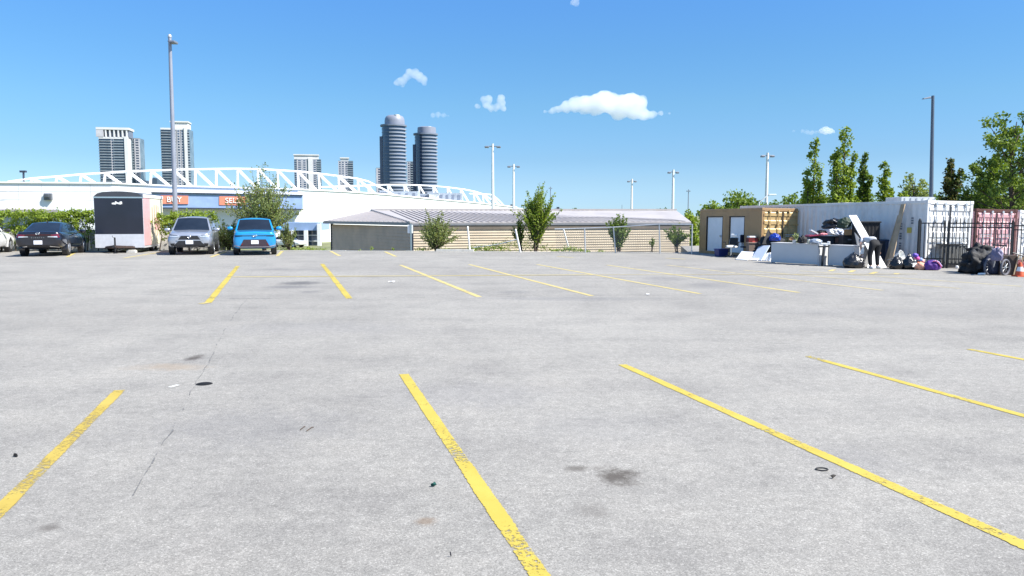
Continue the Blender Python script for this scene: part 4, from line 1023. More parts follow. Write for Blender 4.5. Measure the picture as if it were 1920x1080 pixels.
# --- bright blue boxy car facing the camera
p0 = near_end(478.5, 479)
c = Car('parked_car', 'bright blue boxy hatchback parked nose out under the feathery bush', 'car', p0, TH + R(1.5), p_blue,
        [(0.0, .40, .96, .50, .62, .52), (.04, .34, 1.0, .72, .80, .72), (.16, .30, 1.03, .82, .88, .80), (.5, .28, 1.06, .85, .90, .82), (1.05, .27, 1.10, .85, .905, .85), (2.3, .27, 1.12, .85, .905, .87), (3.7, .28, 1.13, .85, .90, .86), (4.05, .34, 1.08, .80, .86, .80), (4.2, .44, 1.0, .66, .74, .66)])
c.cabin(.98, 1.55, 3.75, 4.05, 1.07, 1.60, .83, .68, .035)
c.patch('grille', [(-.62, .40), (.62, .40), (.46, .70), (-.46, .70)], 'front', mat('grille_dark', (.035, .022, .032), .55, 0, .3, 40, .3), .014)
c.patch('bumper', [(-.84, .30), (.84, .30), (.86, .42), (-.86, .42)], 'front', BP, .010)
c.patch('bumper_trim', [(-.62, .345), (.62, .345), (.64, .395), (-.64, .395)], 'front', mat('trim_silver', (.35, .33, .38), .4, .3, .1, 5), .024)
for sx in (-1, 1):
    c.patch('bumper_trim', [(sx * .62, .36), (sx * .86, .43), (sx * .86, .46), (sx * .62, .41)], 'front', mat('trim_silver', (.35, .33, .38), .4, .3, .1, 5), .02, 5, 2)
    c.patch('headlight', [(sx * .50, .845), (sx * .80, .82), (sx * .82, .885), (sx * .50, .885)], 'front', MAT['glass'], .012, 6, 3)
    c.patch('reflector', [(sx * .50, .47), (sx * .57, .44), (sx * .55, .53), (sx * .49, .53)], 'front', MAT['lamp_red'], .02, 3, 3)
    c.patch('fog_lamp', [(sx * .46, .28), (sx * .64, .30), (sx * .64, .33), (sx * .46, .31)], 'front', MAT['lamp_clear'], .03, 4, 2)
c.patch('light_bar', [(-.52, .852), (.52, .852), (.52, .878), (-.52, .878)], 'front', MAT['glass'], .010)
h, d = c.proj(0, .865, 'front'); mb = MB(); mb.tube([(.085 * math.cos(a * .5236), 0, .038 * math.sin(a * .5236)) for a in range(13)], .009, 6); mb.bar((-.04, 0, 0), (.04, 0, 0), .012, .03); mb.build('emblem', MAT['chrome'], c.t, 60, loc=h + Vector((0, -.03, 0)))
c.plate(0, .58, 'front'); c.wheels((.85, 3.42), 1.80, .335, arch=True); c.mirror(.96, 1.2, 1.17, p_blue); c.handles((1.95, 2.9), .98, p_blue); c.seams((1.3, 2.2, 3.05), .42, 1.04)
mb = MB(); mb.hexa([(.10, 1.36, 1.455), (.46, 1.38, 1.455), (.46, 1.40, 1.455), (.10, 1.38, 1.455), (.10, 1.405, 1.505), (.46, 1.425, 1.505), (.46, 1.445, 1.505), (.10, 1.425, 1.505)])
mb.build('windshield_strip', MAT['white_metal'], c.t)
mb = MB()
for i in range(5): mb.box(-.52 + i * .24, 3.72, 1.60, -.36 + i * .24, 3.9, 1.645)
mb.build('spoiler', BP, c.t, bevel=.01)
# --- black sedan showing its tail
sed = [(0.0, .42, .70, .50, .60, .46), (.06, .36, .78, .70, .78, .66), (.3, .30, .84, .82, .89, .76), (1.2, .26, .94, .84, .91, .80), (2.4, .25, .97, .84, .91, .84), (3.6, .27, 1.0, .84, .91, .83), (4.2, .32, 1.03, .82, .90, .80), (4.52, .38, 1.05, .78, .87, .76), (4.62, .44, 1.02, .66, .80, .68), (4.66, .50, .95, .5, .66, .56)]
p0 = near_end(73, 481.5) + E2 * 4.66 * 1.07
c = Car('parked_car', 'glossy black sedan parked nose in with its tail lights towards the lot', 'car', p0, TH + math.pi, p_black, sed, 1.07)
c.cabin(1.35, 2.05, 3.15, 4.25, .95, 1.42, .80, .60, .03)
for sx in (-1, 1):
    c.patch('tail_light', [(sx * .48, .84), (sx * .80, .80), (sx * .84, .96), (sx * .50, .93)], 'rear', MAT['lamp_red'], .012, 6, 3)
    c.patch('tail_light_lens', [(sx * .36, .825), (sx * .74, .805), (sx * .72, .865), (sx * .38, .85)], 'rear', MAT['lamp_clear'], .022, 6, 2)
    c.patch('exhaust_trim', [(sx * .44, .40), (sx * .74, .36), (sx * .76, .40), (sx * .42, .45)], 'rear', MAT['chrome'], .024, 5, 2)
c.patch('light_bar', [(-.5, .895), (.5, .895), (.5, .935), (-.5, .935)], 'rear', mat('lamp_maroon', (.05, .004, .006), .2, 0, .2, 9), .010)
c.patch('bumper', [(-.78, .36), (.78, .36), (.72, .46), (-.72, .46)], 'rear', BP, .014)
h, d = c.proj(0, .64, 'rear'); c.plate(0, .60, 'rear').location.y = h.y + .02
h, d = c.proj(0, .80, 'rear'); text('ELANTRA', .062, MAT['chrome'], c.t, h + Vector((0, .025, .0)), (math.pi / 2, 0, math.pi), spacing=2.2, ext=.006)
h, d = c.proj(0, .975, 'rear'); mb = MB(); mb.tube([(.075 * math.cos(a * .5236), 0, .042 * math.sin(a * .5236)) for a in range(13)], .008, 6)
mb.bar((.03, 0, -.028), (.042, 0, .028), .014, .014); mb.bar((-.042, 0, -.028), (-.03, 0, .028), .014, .014); mb.bar((-.036, 0, -.004), (.036, 0, .004), .012, .012); mb.build('emblem', MAT['chrome'], c.t, 60, loc=h + Vector((0, .03, 0)))
c.wheels((.92, 3.64), 1.82, .335); c.mirror(.98, 1.75, 1.02, p_black); c.handles((2.3, 3.2), .88, MAT['chrome']); c.seams((1.5, 2.55, 3.4), .36, .92)
mb = MB(); mb.hexa([(-.02, 3.02, 1.43), (.02, 3.02, 1.43), (.02, 3.2, 1.43), (-.02, 3.2, 1.43), (-.006, 3.12, 1.51), (.006, 3.12, 1.51), (.006, 3.18, 1.51), (-.006, 3.18, 1.51)]); mb.build('antenna', BP, c.t)
# --- white car cut by the left picture edge
p0 = P(-78, 480) + E2 * 4.66 * 1.07
c = Car('parked_car', 'white car parked nose in at the left picture edge beside the black sedan', 'car', p0, TH + math.pi, p_white, sed, 1.07)
c.cabin(1.35, 2.05, 3.3, 4.35, .95, 1.46, .80, .60, .03)
for sx in (-1, 1): c.patch('tail_light', [(sx * .48, .80), (sx * .80, .78), (sx * .84, .96), (sx * .50, .93)], 'rear', MAT['lamp_red'], .012, 6, 3)
c.patch('bumper', [(-.78, .36), (.78, .36), (.72, .46), (-.72, .46)], 'rear', BP, .014)
c.plate(0, .62, 'rear'); c.wheels((.92, 3.64), 1.82, .335); c.mirror(.98, 1.75, 1.04, BP); c.handles((2.3, 3.2), .88, MAT['chrome']); c.seams((1.5, 2.55, 3.4), .36, .92)
# --- white car far off at the store entrance
p0 = at(568, HOR, 112); p0.z = LOW
c = Car('parked_car', 'white car far off in front of the blue store entrance', 'car', p0, R(70), p_white, sed, 1.1)
c.cabin(1.35, 2.05, 3.3, 4.35, .95, 1.46, .80, .60, .03); c.wheels((.92, 3.64), 1.82, .335)

# --- enclosed trailer
p0 = P(226, 474)
m_tblack = mat('trailer_black', (.014, .016, .028), .32, .1, .25, .7, coat=.4)
m_tside = mat('trailer_side', (.72, .66, .50), .5, 0, .05, 1)
m_tpink = mat('trailer_pink', (.70, .36, .36), .5, 0, .08, 2)
m_talu = mat('trailer_aluminium', (.60, .61, .64), .4, .25, .06, 6)
m_troof = mat('trailer_roof', (.05, .055, .065), .5, .1, .1, 2)
t = thing('cargo_trailer', 'enclosed cargo trailer with a black front, silver stone guard and pink and cream side', 'trailer', p0, TH - R(4.5))
W2, Lt, z0, z1 = 1.13, 4.2, .24, 2.74
mb = MB(); mb.box(-W2, 0.02, z0, W2, Lt, z1); mb.build('body', m_talu, t)
mb = MB(); mb.box(-W2 + .02, -.01, .93, W2 - .02, .018, z1 - .04); mb.build('front_panel', m_tblack, t)
mb = MB(); mb.box(-W2 - .005, -.025, z0 + .02, W2 + .005, .0, .925); mb.build('stone_guard', m_talu, t)
mb = MB(); mb.box(-W2, -.03, z1 - .035, W2, .01, z1 + .035); mb.build('trim_strip', MAT['chrome'], t)
mb = MB(); n = 12
pr = [(-W2 + 2 * W2 * i / n, z1 + .04 + .20 * (1 - (2 * i / n - 1) ** 2) ** .6 + (.06 if 0 < i < n else 0)) for i in range(n + 1)]
pl = [(W2, z1 + .04)] + list(reversed(pr)) + [(-W2, z1 + .04)]
pl = [(-W2, z1 + .04)] + pr + [(W2, z1 + .04)]
vs = [(x, -.02, z) for x, z in pl] + [(x, Lt, z) for x, z in pl]; k = len(pl)
mb.add(vs, [tuple(range(k)), tuple(reversed(range(k, 2 * k)))] + [(i, k + i, k + (i + 1) % k, (i + 1) % k) for i in range(k)]); mb.build('roof', m_troof, t, 30)
mb = MB(); mb.box(W2 + .002, .06, z0 + .12, W2 + .02, 1.35, z1 - .02); mb.build('side_panel', m_tpink, t)
mb = MB(); mb.box(W2 + .002, 1.35, z0 + .12, W2 + .02, Lt - .05, z1 - .02)
mb.build('side_panel', m_tside, t)
mb = MB(); mb.box(W2 + .0, .0, z1 - .015, W2 + .05, Lt + .02, z1 + .16); mb.build('roof_edge', MAT['white_metal'], t, bevel=.03)
mb = MB()
for i, (y0, zz) in enumerate(((1.7, 2.3), (2.15, 2.4), (2.6, 2.4), (3.0, 2.35))):
    mb.box(W2 + .022, y0, .78 + .1 * (i % 2), W2 + .03, y0 + .12, zz)
mb.build('side_stripe', mat('faded_brown', (.40, .28, .20), .6, 0, .2, 4), t)
mb = MB(); mb.box(W2 + .022, 2.2, 1.1, W2 + .032, 3.3, 1.75); mb.build('side_graphic', mat('faded_red', (.58, .32, .28), .6, 0, .3, 6), t)
mb = MB(); r9 = random.Random(4)
for i in range(9):
    x = -.30 + i * .05; zz = 2.42 + r9.uniform(-.02, .02); hh = r9.uniform(.06, .13)
    mb.hexa([(x, -.022, zz), (x + .075, -.022, zz - .02), (x + .08, -.012, zz - .02), (x, -.012, zz), (x + .01, -.022, zz + hh), (x + .07, -.022, zz + hh * .9), (x + .07, -.012, zz + hh * .9), (x + .01, -.012, zz + hh)])
mb.build('torn_sticker', MAT['white_metal'], t)
mb = MB(); mb.bar((-.85, .3, .24), (0, -1.0, .36), .08, .10); mb.bar((.85, .3, .24), (0, -1.0, .36), .08, .10); mb.box(-.6, -.12, .23, .6, -.03, .34); mb.build('tongue', mat('rusty_frame', (.055, .035, .03), .8, .2, .4, 9), t)
mb = MB(); mb.tube([(0, -.88, .04), (0, -.88, .78)], .04, 10); mb.tube([(0, -.88, .78), (-.10, -.9, .80), (-.10, -.9, .88)], .014, 6); mb.box(-.08, -.96, .02, .08, -.80, .05); mb.build('jack', BP, t, 50)
mb = MB(); mb.tube([(0, -1.0, .36), (0, -1.18, .36)], [.05, .07], 8); mb.tube([(.05, -1.05, .3), (.12, -.9, .12), (.3, -.4, .2)], .018, 6); mb.build('coupler', BP, t, 50)
for y in (2.0, 2.85):
    for sx in (-1, 1):
        mb = MB(); r = .30; mb.lathe([(r * .6, -.09), (r * .92, -.09), (r, -.05), (r, .05), (r * .92, .09), (r * .6, .09)], 24, (0, 0, 0), 'X'); wh = mb.build('wheel', MAT['rubber'], t, 40, loc=(sx * (W2 - .12), y, r))
        mb = MB(); mb.lathe([(r * .62, 0), (r * .5, .02), (.02, .03)], 20, (sx * .085, 0, 0), 'X'); mb.build('rim', MAT['white_metal'], wh, 40)
q = p0 - E2 * .2 + E1 * .55
mb = MB(); mb.box(-.22, -.12, 0, .22, .12, .12); mb.box(-.18, -.10, .12, .18, .10, .15)
tag(mb.build('concrete_block', MAT['concrete'], loc=q, bevel=.01), 'pale block lying on the asphalt under the trailer front', 'block')
# ------------------------------------------------------------------ shipping containers
def container(name, label, near, rz, W, H, Lc, paint, frame, left_doors=None, lit_door_mat=None, tilt=(0, 0)):
    """near = ground point of the corner between the long left side and the door end; local +x along the doors, +y along the length"""
    t = thing(name, label, 'container', near, rz, None); t.rotation_euler = (tilt[0], tilt[1], rz)
    dp = lit_door_mat or paint
    mb = MB(); pw = .10
    for x in (0, W - pw):
        for y in (0, Lc - pw): mb.box(x, y, .0, x + pw, y + pw, H)
    for x in (0, W - pw):
        mb.box(x + .002, pw, .0, x + pw - .002, Lc - pw, .16); mb.box(x + .002, pw, H - .11, x + pw - .002, Lc - pw, H - .003)
    for y in (0, Lc - pw):
        mb.box(pw, y + .002, .0, W - pw, y + pw - .002, .16); mb.box(pw, y + .002, H - .14, W - pw, y + pw - .002, H - .003)
    for x in (-.008, W - .142):
        for z in (-.0, H - .11):
            mb.box(x, -.012, z, x + .15, .16, z + .118)
    mb.build('frame', frame, t, bevel=.008)
    mb = MB(); mb.box(.02, .05, H - .05, W - .02, Lc - .05, H - .02); mb.build('roof', paint, t)
    # corrugated sides
    def corr(x_out, sgn, y0, y1, mname):
        mb = MB(); pitch = .28; d = .036; prof_ = []; y = y0
        while y < y1 - .01:
            for dy, dd in ((0, 0), (.07, 0), (.14, d), (.21, d)):
                if y + dy < y1: prof_.append((y + dy, dd))
            y += pitch
        prof_.append((y1, 0))
        vs = []
        for yy, dd in prof_:
            x = x_out + sgn * (dd + .012); vs += [(x, yy, .16), (x, yy, H - .11)]
        m_ = len(prof_); fs = [(2 * i, 2 * i + 1, 2 * i + 3, 2 * i + 2) for i in range(m_ - 1)]
        vs2 = [(x + sgn * .004, y_, z) for x, y_, z in vs]; o = len(vs)
        fs += [(o + 2 * i, o + 2 * i + 2, o + 2 * i + 3, o + 2 * i + 1) for i in range(m_ - 1)]
        mb.add(vs + vs2, fs); return mb.build(mname, paint, t)
    corr(W, -1, pw, Lc - pw, 'side_wall')
    mb = MB(); mb.box(pw, Lc - .06, .16, W - pw, Lc - .03, H - .14); mb.build('end_wall', paint, t)
    if left_doors:
        segs = []; y = pw
        for a, b, zt in left_doors: segs.append((y, a)); y = b
        segs.append((y, Lc - pw))
        for a, b in segs:
            if b - a > .05:
                mb = MB(); mb.box(.012, a, .16, .05, b, H - .11); mb.build('side_wall', paint, t)
        for a, b, zt in left_doors:
            mb = MB(); mb.box(.012, a, zt, .05, b, H - .11); mb.build('side_wall', paint, t)
            mb = MB(); k = 22
            for i in range(k):
                z = .16 + (zt - .18) * i / k; mb.hexa([(.045, a + .05, z), (.06, a + .05, z), (.06, b - .05, z), (.045, b - .05, z), (.052, a + .05, z + (zt - .18) / k), (.066, a + .05, z + (zt - .18) / k), (.066, b - .05, z + (zt - .18) / k), (.052, b - .05, z + (zt - .18) / k)])
            ro = mb.build('roller_door', mat('roller_white', (.80, .80, .80), .5, 0, .04, 3), t)
            mb = MB()
            for yy in (a - .03, b): mb.box(.004, yy, .05, .044, yy + .03, zt + .03)
            mb.box(.004, a, zt, .011, b, zt + .03); mb.build('door_frame', BP, ro)
            mb = MB(); mb.box(-.01, a + .10, .85, .045, a + .22, .93); mb.build('handle', MAT['galv'], ro)
    else:
        corr(0, 1, pw, Lc - pw, 'side_wall')
    # doors: two leaves with recessed bands, hinges, locking bars
    hw = (W - 2 * pw - .03) / 2
    for i in (0, 1):
        x0 = pw + .005 + i * (hw + .02); x1 = x0 + hw
        mb = MB(); mb.box(x0, .03, .17, x1, .06, H - .15)
        bands = (.17, .30, .62, .74, 1.02, 1.14, 1.42, 1.54, H - .55, H - .43, H - .15)
        for za, zb in ((.17, .52), (.64, .92), (1.04, 1.30), (1.42, H - .52), (H - .40, H - .16)):
            mb.hexa([(x0 + .06, .002, za + .05), (x1 - .06, .002, za + .05), (x1 - .03, .03, za), (x0 + .03, .03, za), (x0 + .06, .002, zb - .05), (x1 - .06, .002, zb - .05), (x1 - .03, .03, zb), (x0 + .03, .03, zb)])
        mb.box(x0, -.004, .17, x0 + .03, .029, H - .15); mb.box(x1 - .03, -.004, .17, x1, .029, H - .15)
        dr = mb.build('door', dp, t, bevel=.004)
        for u in (.30, .74):
            x = x0 + hw * u; mb = MB(); mb.tube([(x, -.035, .10), (x, -.035, H - .06)], .017, 8)
            for z in (.12, .75, H - .75, H - .16): mb.box(x - .045, -.055, z, x + .045, .0, z + .07)
            mb.build('locking_bar', MAT['galv'] if lit_door_mat is None else dp, dr, 50)
        mb = MB()
        for z in (.95, 1.02): mb.bar((x0 + hw * .12, -.05, z), (x0 + hw * .72, -.05, z + .02), .02, .03)
        mb.build('handle', MAT['galv'], dr)
        mb = MB(); xh = x0 - .02 if i == 0 else x1 - .03
        for z in (.3, .9, 1.5, H - .35): mb.box(xh, -.02, z, xh + .05, .02, z + .11)
        mb.build('hinge', frame, dr)
    mb = MB(); xm = W / 2; mb.box(xm - .03, -.012, .17, xm + .03, .028, H - .15); mb.build('door_seal', BP, t)
    return t
m_cw = mat('container_white', (.72, .715, .70), .5, .1, .05, .8, dirt=((.34, .24, .18), 1.4, .35))
m_co = mat('container_ochre', (.40, .245, .115), .5, .1, .08, .9, dirt=((.20, .11, .06), 1.6, .45))
m_cod = mat('container_ochre_sunlit', (.54, .38, .17), .5, .1, .08, .9, dirt=((.30, .18, .09), 1.6, .35))  # same ochre paint; sunlight on the door end is put into this lighter colour
m_cp = mat('container_pink', (.66, .36, .37), .6, .05, .12, .9, dirt=((.74, .60, .58), .9, .9))
m_cr = mat('container_rust', (.10, .035, .03), .7, .1, .3, 2)
pn = P(1733, 501.5)
cw = container('white_container', 'long white shipping container, its barred door end in the sun', pn, TH + R(1), 2.05, 2.39, 11.9, m_cw, m_cw, tilt=(R(-.35), R(1.0)))
# stencilled marks and the yellow sticker on its long side
mb = MB()
for i, (y, z0_, z1_) in enumerate(((1.15, .62, 1.72), (.62, 1.55, 1.85))):
    k = int((z1_ - z0_) / .09)
    for j in range(k):
        if j % 4 != 3: mb.box(-.012, y, z0_ + j * .09, -.002, y + .10, z0_ + j * .09 + .055)
mb.build('stencil_mark', mat('stencil', (.16, .17, .20), .7, 0, .1, 9), cw)
mb = MB(); mb.box(-.014, .68, 1.22, -.002, .90, 1.42); mb.build('sticker', mat('sticker_yellow', (.55, .47, .10), .5, 0, .1, 5), cw, bevel=.01)
po = P(1426, 483.5)
co = container('ochre_container', 'short ochre container with two white roller doors in its shaded side', po, TH + R(1.5), 2.15, 2.18, 5.2, m_co, m_co, left_doors=[(1.35, 2.55, 1.80), (3.15, 4.55, 1.80)], lit_door_mat=m_cod, tilt=(R(-.3), R(.7)))
pp = P(1829, 491); pp = at(1829, HOR, 34.5); pp.z = 0
container('pink_container', 'faded pink container with rust-red frame behind the iron fence', pp, TH - R(3), 2.12, 2.14, 6, m_cp, m_cr, tilt=(0, R(1.0)))
pp = at(1911, HOR, 35.2); pp.z = 0
container('white_container', 'second white container at the picture edge, right of the pink one', pp, TH - R(3), 2.0, 2.08, 6, m_cw, m_cw, tilt=(0, R(1.0)))
# things on and behind the container roof
a = at(1690, 381, 33); b = at(1757, 381, 34)
mb = MB(); mb.hexa([a, b, b + Vector((0, 1.4, 0)), a + Vector((0, 1.4, 0)), a + Vector((0, 0, .26)), b + Vector((-.12, 0, .26)), b + Vector((-.12, 1.4, .26)), a + Vector((0, 1.4, .26))])
for i in range(6): q = a + (b - a) * (i + .5) / 6; mb.box(q.x - .02, q.y - .03, q.z + .02, q.x + .02, q.y - .002, q.z + .22)
tag(mb.build('steel_tray', mat('tray_grey', (.40, .43, .47), .5, .2, .08, 2)), 'low grey steel box on the white container roof in front of the lamp post', 'box')
for i, (xa, xb, lb) in enumerate(((1562, 1602, 'long pale board lying on the white container roof at its far half'), (1606, 1668, 'long pale board on the white container roof next to the grey steel box'))):
    a = at(xa, 383.4 - i * .8, 36 - i * 1.5); b = at(xb, 382 - i * .6, 34.6 - i * 1.2)
    mb = MB(); mb.bar(a, b, .9, .10)
    mb.bar(a - Vector((0, 0, .08)), a - Vector((-.1, .02, .08)), .8, .06)
    tag(mb.build('roof_board', mat('pale_board', (.62, .58, .52), .7, 0, .1, 3)), lb, 'board')

# ------------------------------------------------------------------ iron fence
m_iron = MAT['black_iron']
ft = thing('iron_fence', 'black iron picket fence in front of the container door ends', 'fence', (0, 0, 0))
fa, fb = P(1721, 502), P(1960, 506.5)
def fp(px):
    lo_, hi_ = 0., 1.
    for _ in range(40):
        m_ = (lo_ + hi_) / 2; q = fa + (fb - fa) * m_
        d = ray(px, 500); x = d.x / d.y * q.y
        if q.x < x: lo_ = m_
        else: hi_ = m_
    return fa + (fb - fa) * lo_
def post(px, h, w_): q = fp(px); mb = MB(); mb.box(q.x - w_ / 2, q.y - w_ / 2, -.05, q.x + w_ / 2, q.y + w_ / 2, h); mb.lathe([(w_ * .62, h), (w_ * .5, h + .05), (.01, h + .09)], 8, (q.x, q.y, 0)); mb.build('post', m_iron, ft)
for px, h, w_ in ((1721, 1.66, .085), (1768, 1.60, .05), (1775, 1.60, .05), (1895, 1.62, .07)): post(px, h, w_)
lean = Vector((0, 0, 0))
for x0, x1, zs in ((1722, 1768, (1.58, .33, .16)), (1775, 1895, (1.58, 1.44, .33, .16)), (1896, 1955, (1.5, 1.36, .3))):
    a, b = fp(x0), fp(x1); mb = MB()
    for z in zs: mb.bar(a + Vector((0, 0, z)), b + Vector((0, 0, z)), .035, .04)
    mb.build('rail', m_iron, ft)
    k = int((b - a).length / .112); mb_h = 1.72 if x0 > 1730 else 1.57
    for i in range(1, k):
        q = a + (b - a) * i / k; mb = MB(); mb.box(q.x - .011, q.y - .011 - .03, .08, q.x + .011, q.y + .011 - .03, mb_h)
        if x0 > 1730: mb.lathe([(.018, mb_h), (.001, mb_h + .06)], 6, (q.x, q.y - .03, 0))
        mb.build('picket', m_iron, ft)

# ------------------------------------------------------------------ cast-off furniture and bags
m_desk = mat('desk_white', (.56, .56, .56), .45, 0, .04, 2)
m_board = mat('board_white', (.80, .80, .80), .5, 0, .03, 2)
m_bag = mat('black_bag', (.010, .010, .012), .28, 0, .3, 6, .6, coat=.3)
m_navy = mat('navy_fabric', (.018, .024, .05), .8, 0, .3, 9)
m_blk = mat('black_fabric', (.010, .010, .012), .7, 0, .3, 10, .3)
m_wood = mat('raw_wood', (.40, .29, .18), .75, 0, .2, 4)
m_card = mat('cardboard', (.36, .22, .11), .8, 0, .1, 6)
def blob(name, label, cat, c, rx, ry, rz_, m, seed, amp=.22, freq=2.6, grp=None, flat=.0, parent=None, knot=False):
    from mathutils import noise as mn
    r = random.Random(seed); bm = bmesh.new(); bmesh.ops.create_icosphere(bm, subdivisions=4, radius=1.0); off = Vector((seed * 3.1, seed * 1.7, 0))
    for v in bm.verts:
        d = v.co.normalized(); k = 1 + amp * mn.noise(d * freq + off) + (.05 + .16 * amp) * mn.noise(d * freq * 5 + off) + .03 * mn.noise(d * freq * 11 + off) + amp * .55 * abs(mn.noise(d * freq * 2.4 + off)) - amp * .3 * abs(mn.noise(d * freq * 4.5 + off))
        p = d * k
        if knot and d.z > .72: p = p * (1 + (d.z - .72) * 1.6); p.x *= 1 - (d.z - .72) * 2.4; p.y *= 1 - (d.z - .72) * 2.4
        z = p.z
        if z < -.55: z = -.55 - (z + .55) * -.12
        v.co = Vector((p.x * rx, p.y * ry, (z + .62) * rz_))
    me = bpy.data.meshes.new(name); bm.to_mesh(me); bm.free(); me.materials.append(m)
    me.polygons.foreach_set('use_smooth', [True] * len(me.polygons))
    o = bpy.data.objects.new(name, me); col.objects.link(o); o.location = c
    if parent: o.parent = parent
    else: tag(o, label, cat, grp)
    return o
def wall_hit(px, pv):
    aa = TH + R(1); nrm = Vector((-math.cos(aa), -math.sin(aa), 0)); d = ray(px, pv); o = Vector((0, 0, H_CAM))
    return o + d * ((Vector(pn) - o).dot(nrm) / d.dot(nrm))
# two white desks turned with their long backs to the lot
def desk(label, pa, pb, h, dep, tleg):
    a, b = P(*pa), P(*pb); d = (b - a); L = d.length; rz = math.atan2(d.y, d.x)
    t = thing('desk', label, 'desk', a, rz, 'white desks dumped by the containers')
    mb = MB(); mb.box(0, -.0, h - .03, L, dep, h); mb.build('desktop', m_desk, t, bevel=.004)
    mb = MB(); mb.box(.02, .02, .03, L - (.5 if tleg else .06), .045, h - .033); mb.build('back_panel', m_desk, t)
    mb = MB(); mb.box(.0, .05, 0, .03, dep - .04, h - .033); mb.build('leg', m_desk, t)
    mb = MB(); mb.box(L - .035, .0, 0, L, dep - .04, h - .033); mb.build('leg', m_desk, t)
    return t
desk('long white desk with its back to the lot, left of the black leg', (1444, 493), (1535, 498), .80, .62, False)
desk('shorter white desk with its back to the lot beside the tall leaning board', (1551, 498.5), (1600, 501.5), .78, .6, False)
p = P(1541, 499)
t = thing('table_leg', 'black T-shaped table leg standing in the gap between the two white desks', 'table leg', p, TH)
mb = MB(); mb.bar((0, 0, 0), (.09, .05, .70), .06, .05, (0, 1, 0)); mb.build('post', BP, t)
mb = MB(); mb.bar((-.12, .05, .71), (.28, .05, .72), .07, .05); mb.build('foot', BP, t)
# boards leaning by the ochre container
def quad_board(label, q, th, m, name='board', cat='board', grp=None):
    mb = MB(); mb.slab(q, th); return tag(mb.build(name, m, bevel=.004), label, cat, grp)
def lean_q(fl, fr, tl_, tr_, Yt):
    return [P(*fl), P(*fr), at(tr_[0], tr_[1], P(*fr).y + Yt), at(tl_[0], tl_[1], P(*fl).y + Yt)]
m_bboard = mat('board_bluegrey', (.50, .56, .66), .4, 0, .06, 2)
quad_board('small white board lying tilted at the left end of the leaning boards', lean_q((1380, 487), (1402, 488.5), (1391, 472), (1413, 473.5), .55), .03, m_board, grp='white boards by the ochre container')
quad_board('white board lying tilted between the small one and the blue-grey board', lean_q((1402, 487.5), (1420, 489), (1413, 473), (1436, 473), .6), .03, m_board, grp='white boards by the ochre container')
quad_board('largest blue-grey board leaning by the white boards', lean_q((1408, 487.8), (1428, 489.3), (1424, 461.5), (1444, 461), .7), .03, m_bboard)
quad_board('narrow grey board standing behind the white tilted boards', lean_q((1406, 480), (1413, 480.5), (1411, 458.5), (1418, 458), .25), .03, m_bboard)
quad_board('white rounded board end leaning right of the blue-grey board', lean_q((1426, 488.8), (1436, 489.3), (1434, 477), (1441, 474.5), .3), .03, m_board, grp='white boards by the ochre container')
quad_board('thin white slat leaning left of the long desk, first of two', lean_q((1435, 489.3), (1438, 489.6), (1443, 474), (1446, 474), .3), .03, m_board, grp='thin white slats')
quad_board('thin white slat leaning against the end of the long desk, second of two', lean_q((1440, 489.8), (1444, 490.2), (1447, 473.5), (1451, 473.5), .3), .03, m_board, grp='thin white slats')
# brown low cabinet behind them
p = P(1408, 484.5)
t = thing('low_cabinet', 'brown low cabinet behind the leaning boards', 'cabinet', p, TH * .3)
h = at(1408, 456.5, p.y).z
mb = MB(); mb.box(0, .25, .03, 1.1, .6, h); mb.build('carcass', mat('cabinet_brown', (.20, .15, .12), .6, 0, .12, 3), t)
mb = MB(); mb.box(-.02, .22, h + .002, 1.12, .62, h + .03); mb.build('top', mat('cabinet_top', (.28, .22, .18), .5, 0, .1, 3), t)
mb = MB(); mb.box(.36, .235, .05, .39, .249, h - .04); mb.box(.74, .235, .05, .77, .249, h - .04); mb.build('door_gap', BP, t)
# office chair
p = P(1371, 482.5)
t = thing('office_chair', 'black and white office chair in front of the ochre container roller door', 'chair', p, R(-35))
mb = MB()
for k in range(5):
    a = k * 1.2566 + .3; mb.tube([(0, 0, .10), (.30 * math.cos(a), .30 * math.sin(a), .06)], [.035, .022], 6); mb.lathe([(.03, -.02), (.035, 0), (.03, .02)], 10, (.30 * math.cos(a), .30 * math.sin(a), .035), 'X')
mb.build('base', BP, t, 50)
mb = MB(); mb.tube([(0, 0, .09), (0, 0, .42)], [.035, .028], 10); mb.build('gas_lift', MAT['chrome'], t, 50)
o = blob('seat', None, None, (0, -.02, .42), .27, .26, .075, MAT['white_metal'], 3, .06, 1.5, parent=t)
mb = MB(); mb.box(-.22, -.24, .455, .22, .20, .50); mb.build('seat_cushion', m_blk, t, bevel=.03)
mb = MB(); mb.hexa([(-.20, .20, .52), (.20, .20, .52), (.20, .25, .52), (-.20, .25, .52), (-.18, .30, .86), (.18, .30, .86), (.18, .35, .86), (-.18, .35, .86)]); mb.build('backrest', m_blk, t, bevel=.03)
mb = MB(); mb.hexa([(-.24, .262, .45), (.24, .262, .45), (.24, .29, .45), (-.24, .29, .45), (-.20, .362, .88), (.20, .362, .88), (.20, .39, .88), (-.20, .39, .88)]); mb.build('back_shell', MAT['white_metal'], t, bevel=.02)
mb = MB(); mb.box(-.16, .28, .90, .16, .36, 1.03); mb.build('headrest', MAT['white_metal'], t, bevel=.04)
for sx in (-1, 1):
    mb = MB(); mb.tube([(sx * .25, .05, .44), (sx * .30, .05, .60), (sx * .30, .05, .66)], .018, 6); mb.box(sx * .30 - .035, -.14, .66, sx * .30 + .035, .14, .69); mb.build('armrest', BP, t, 50)
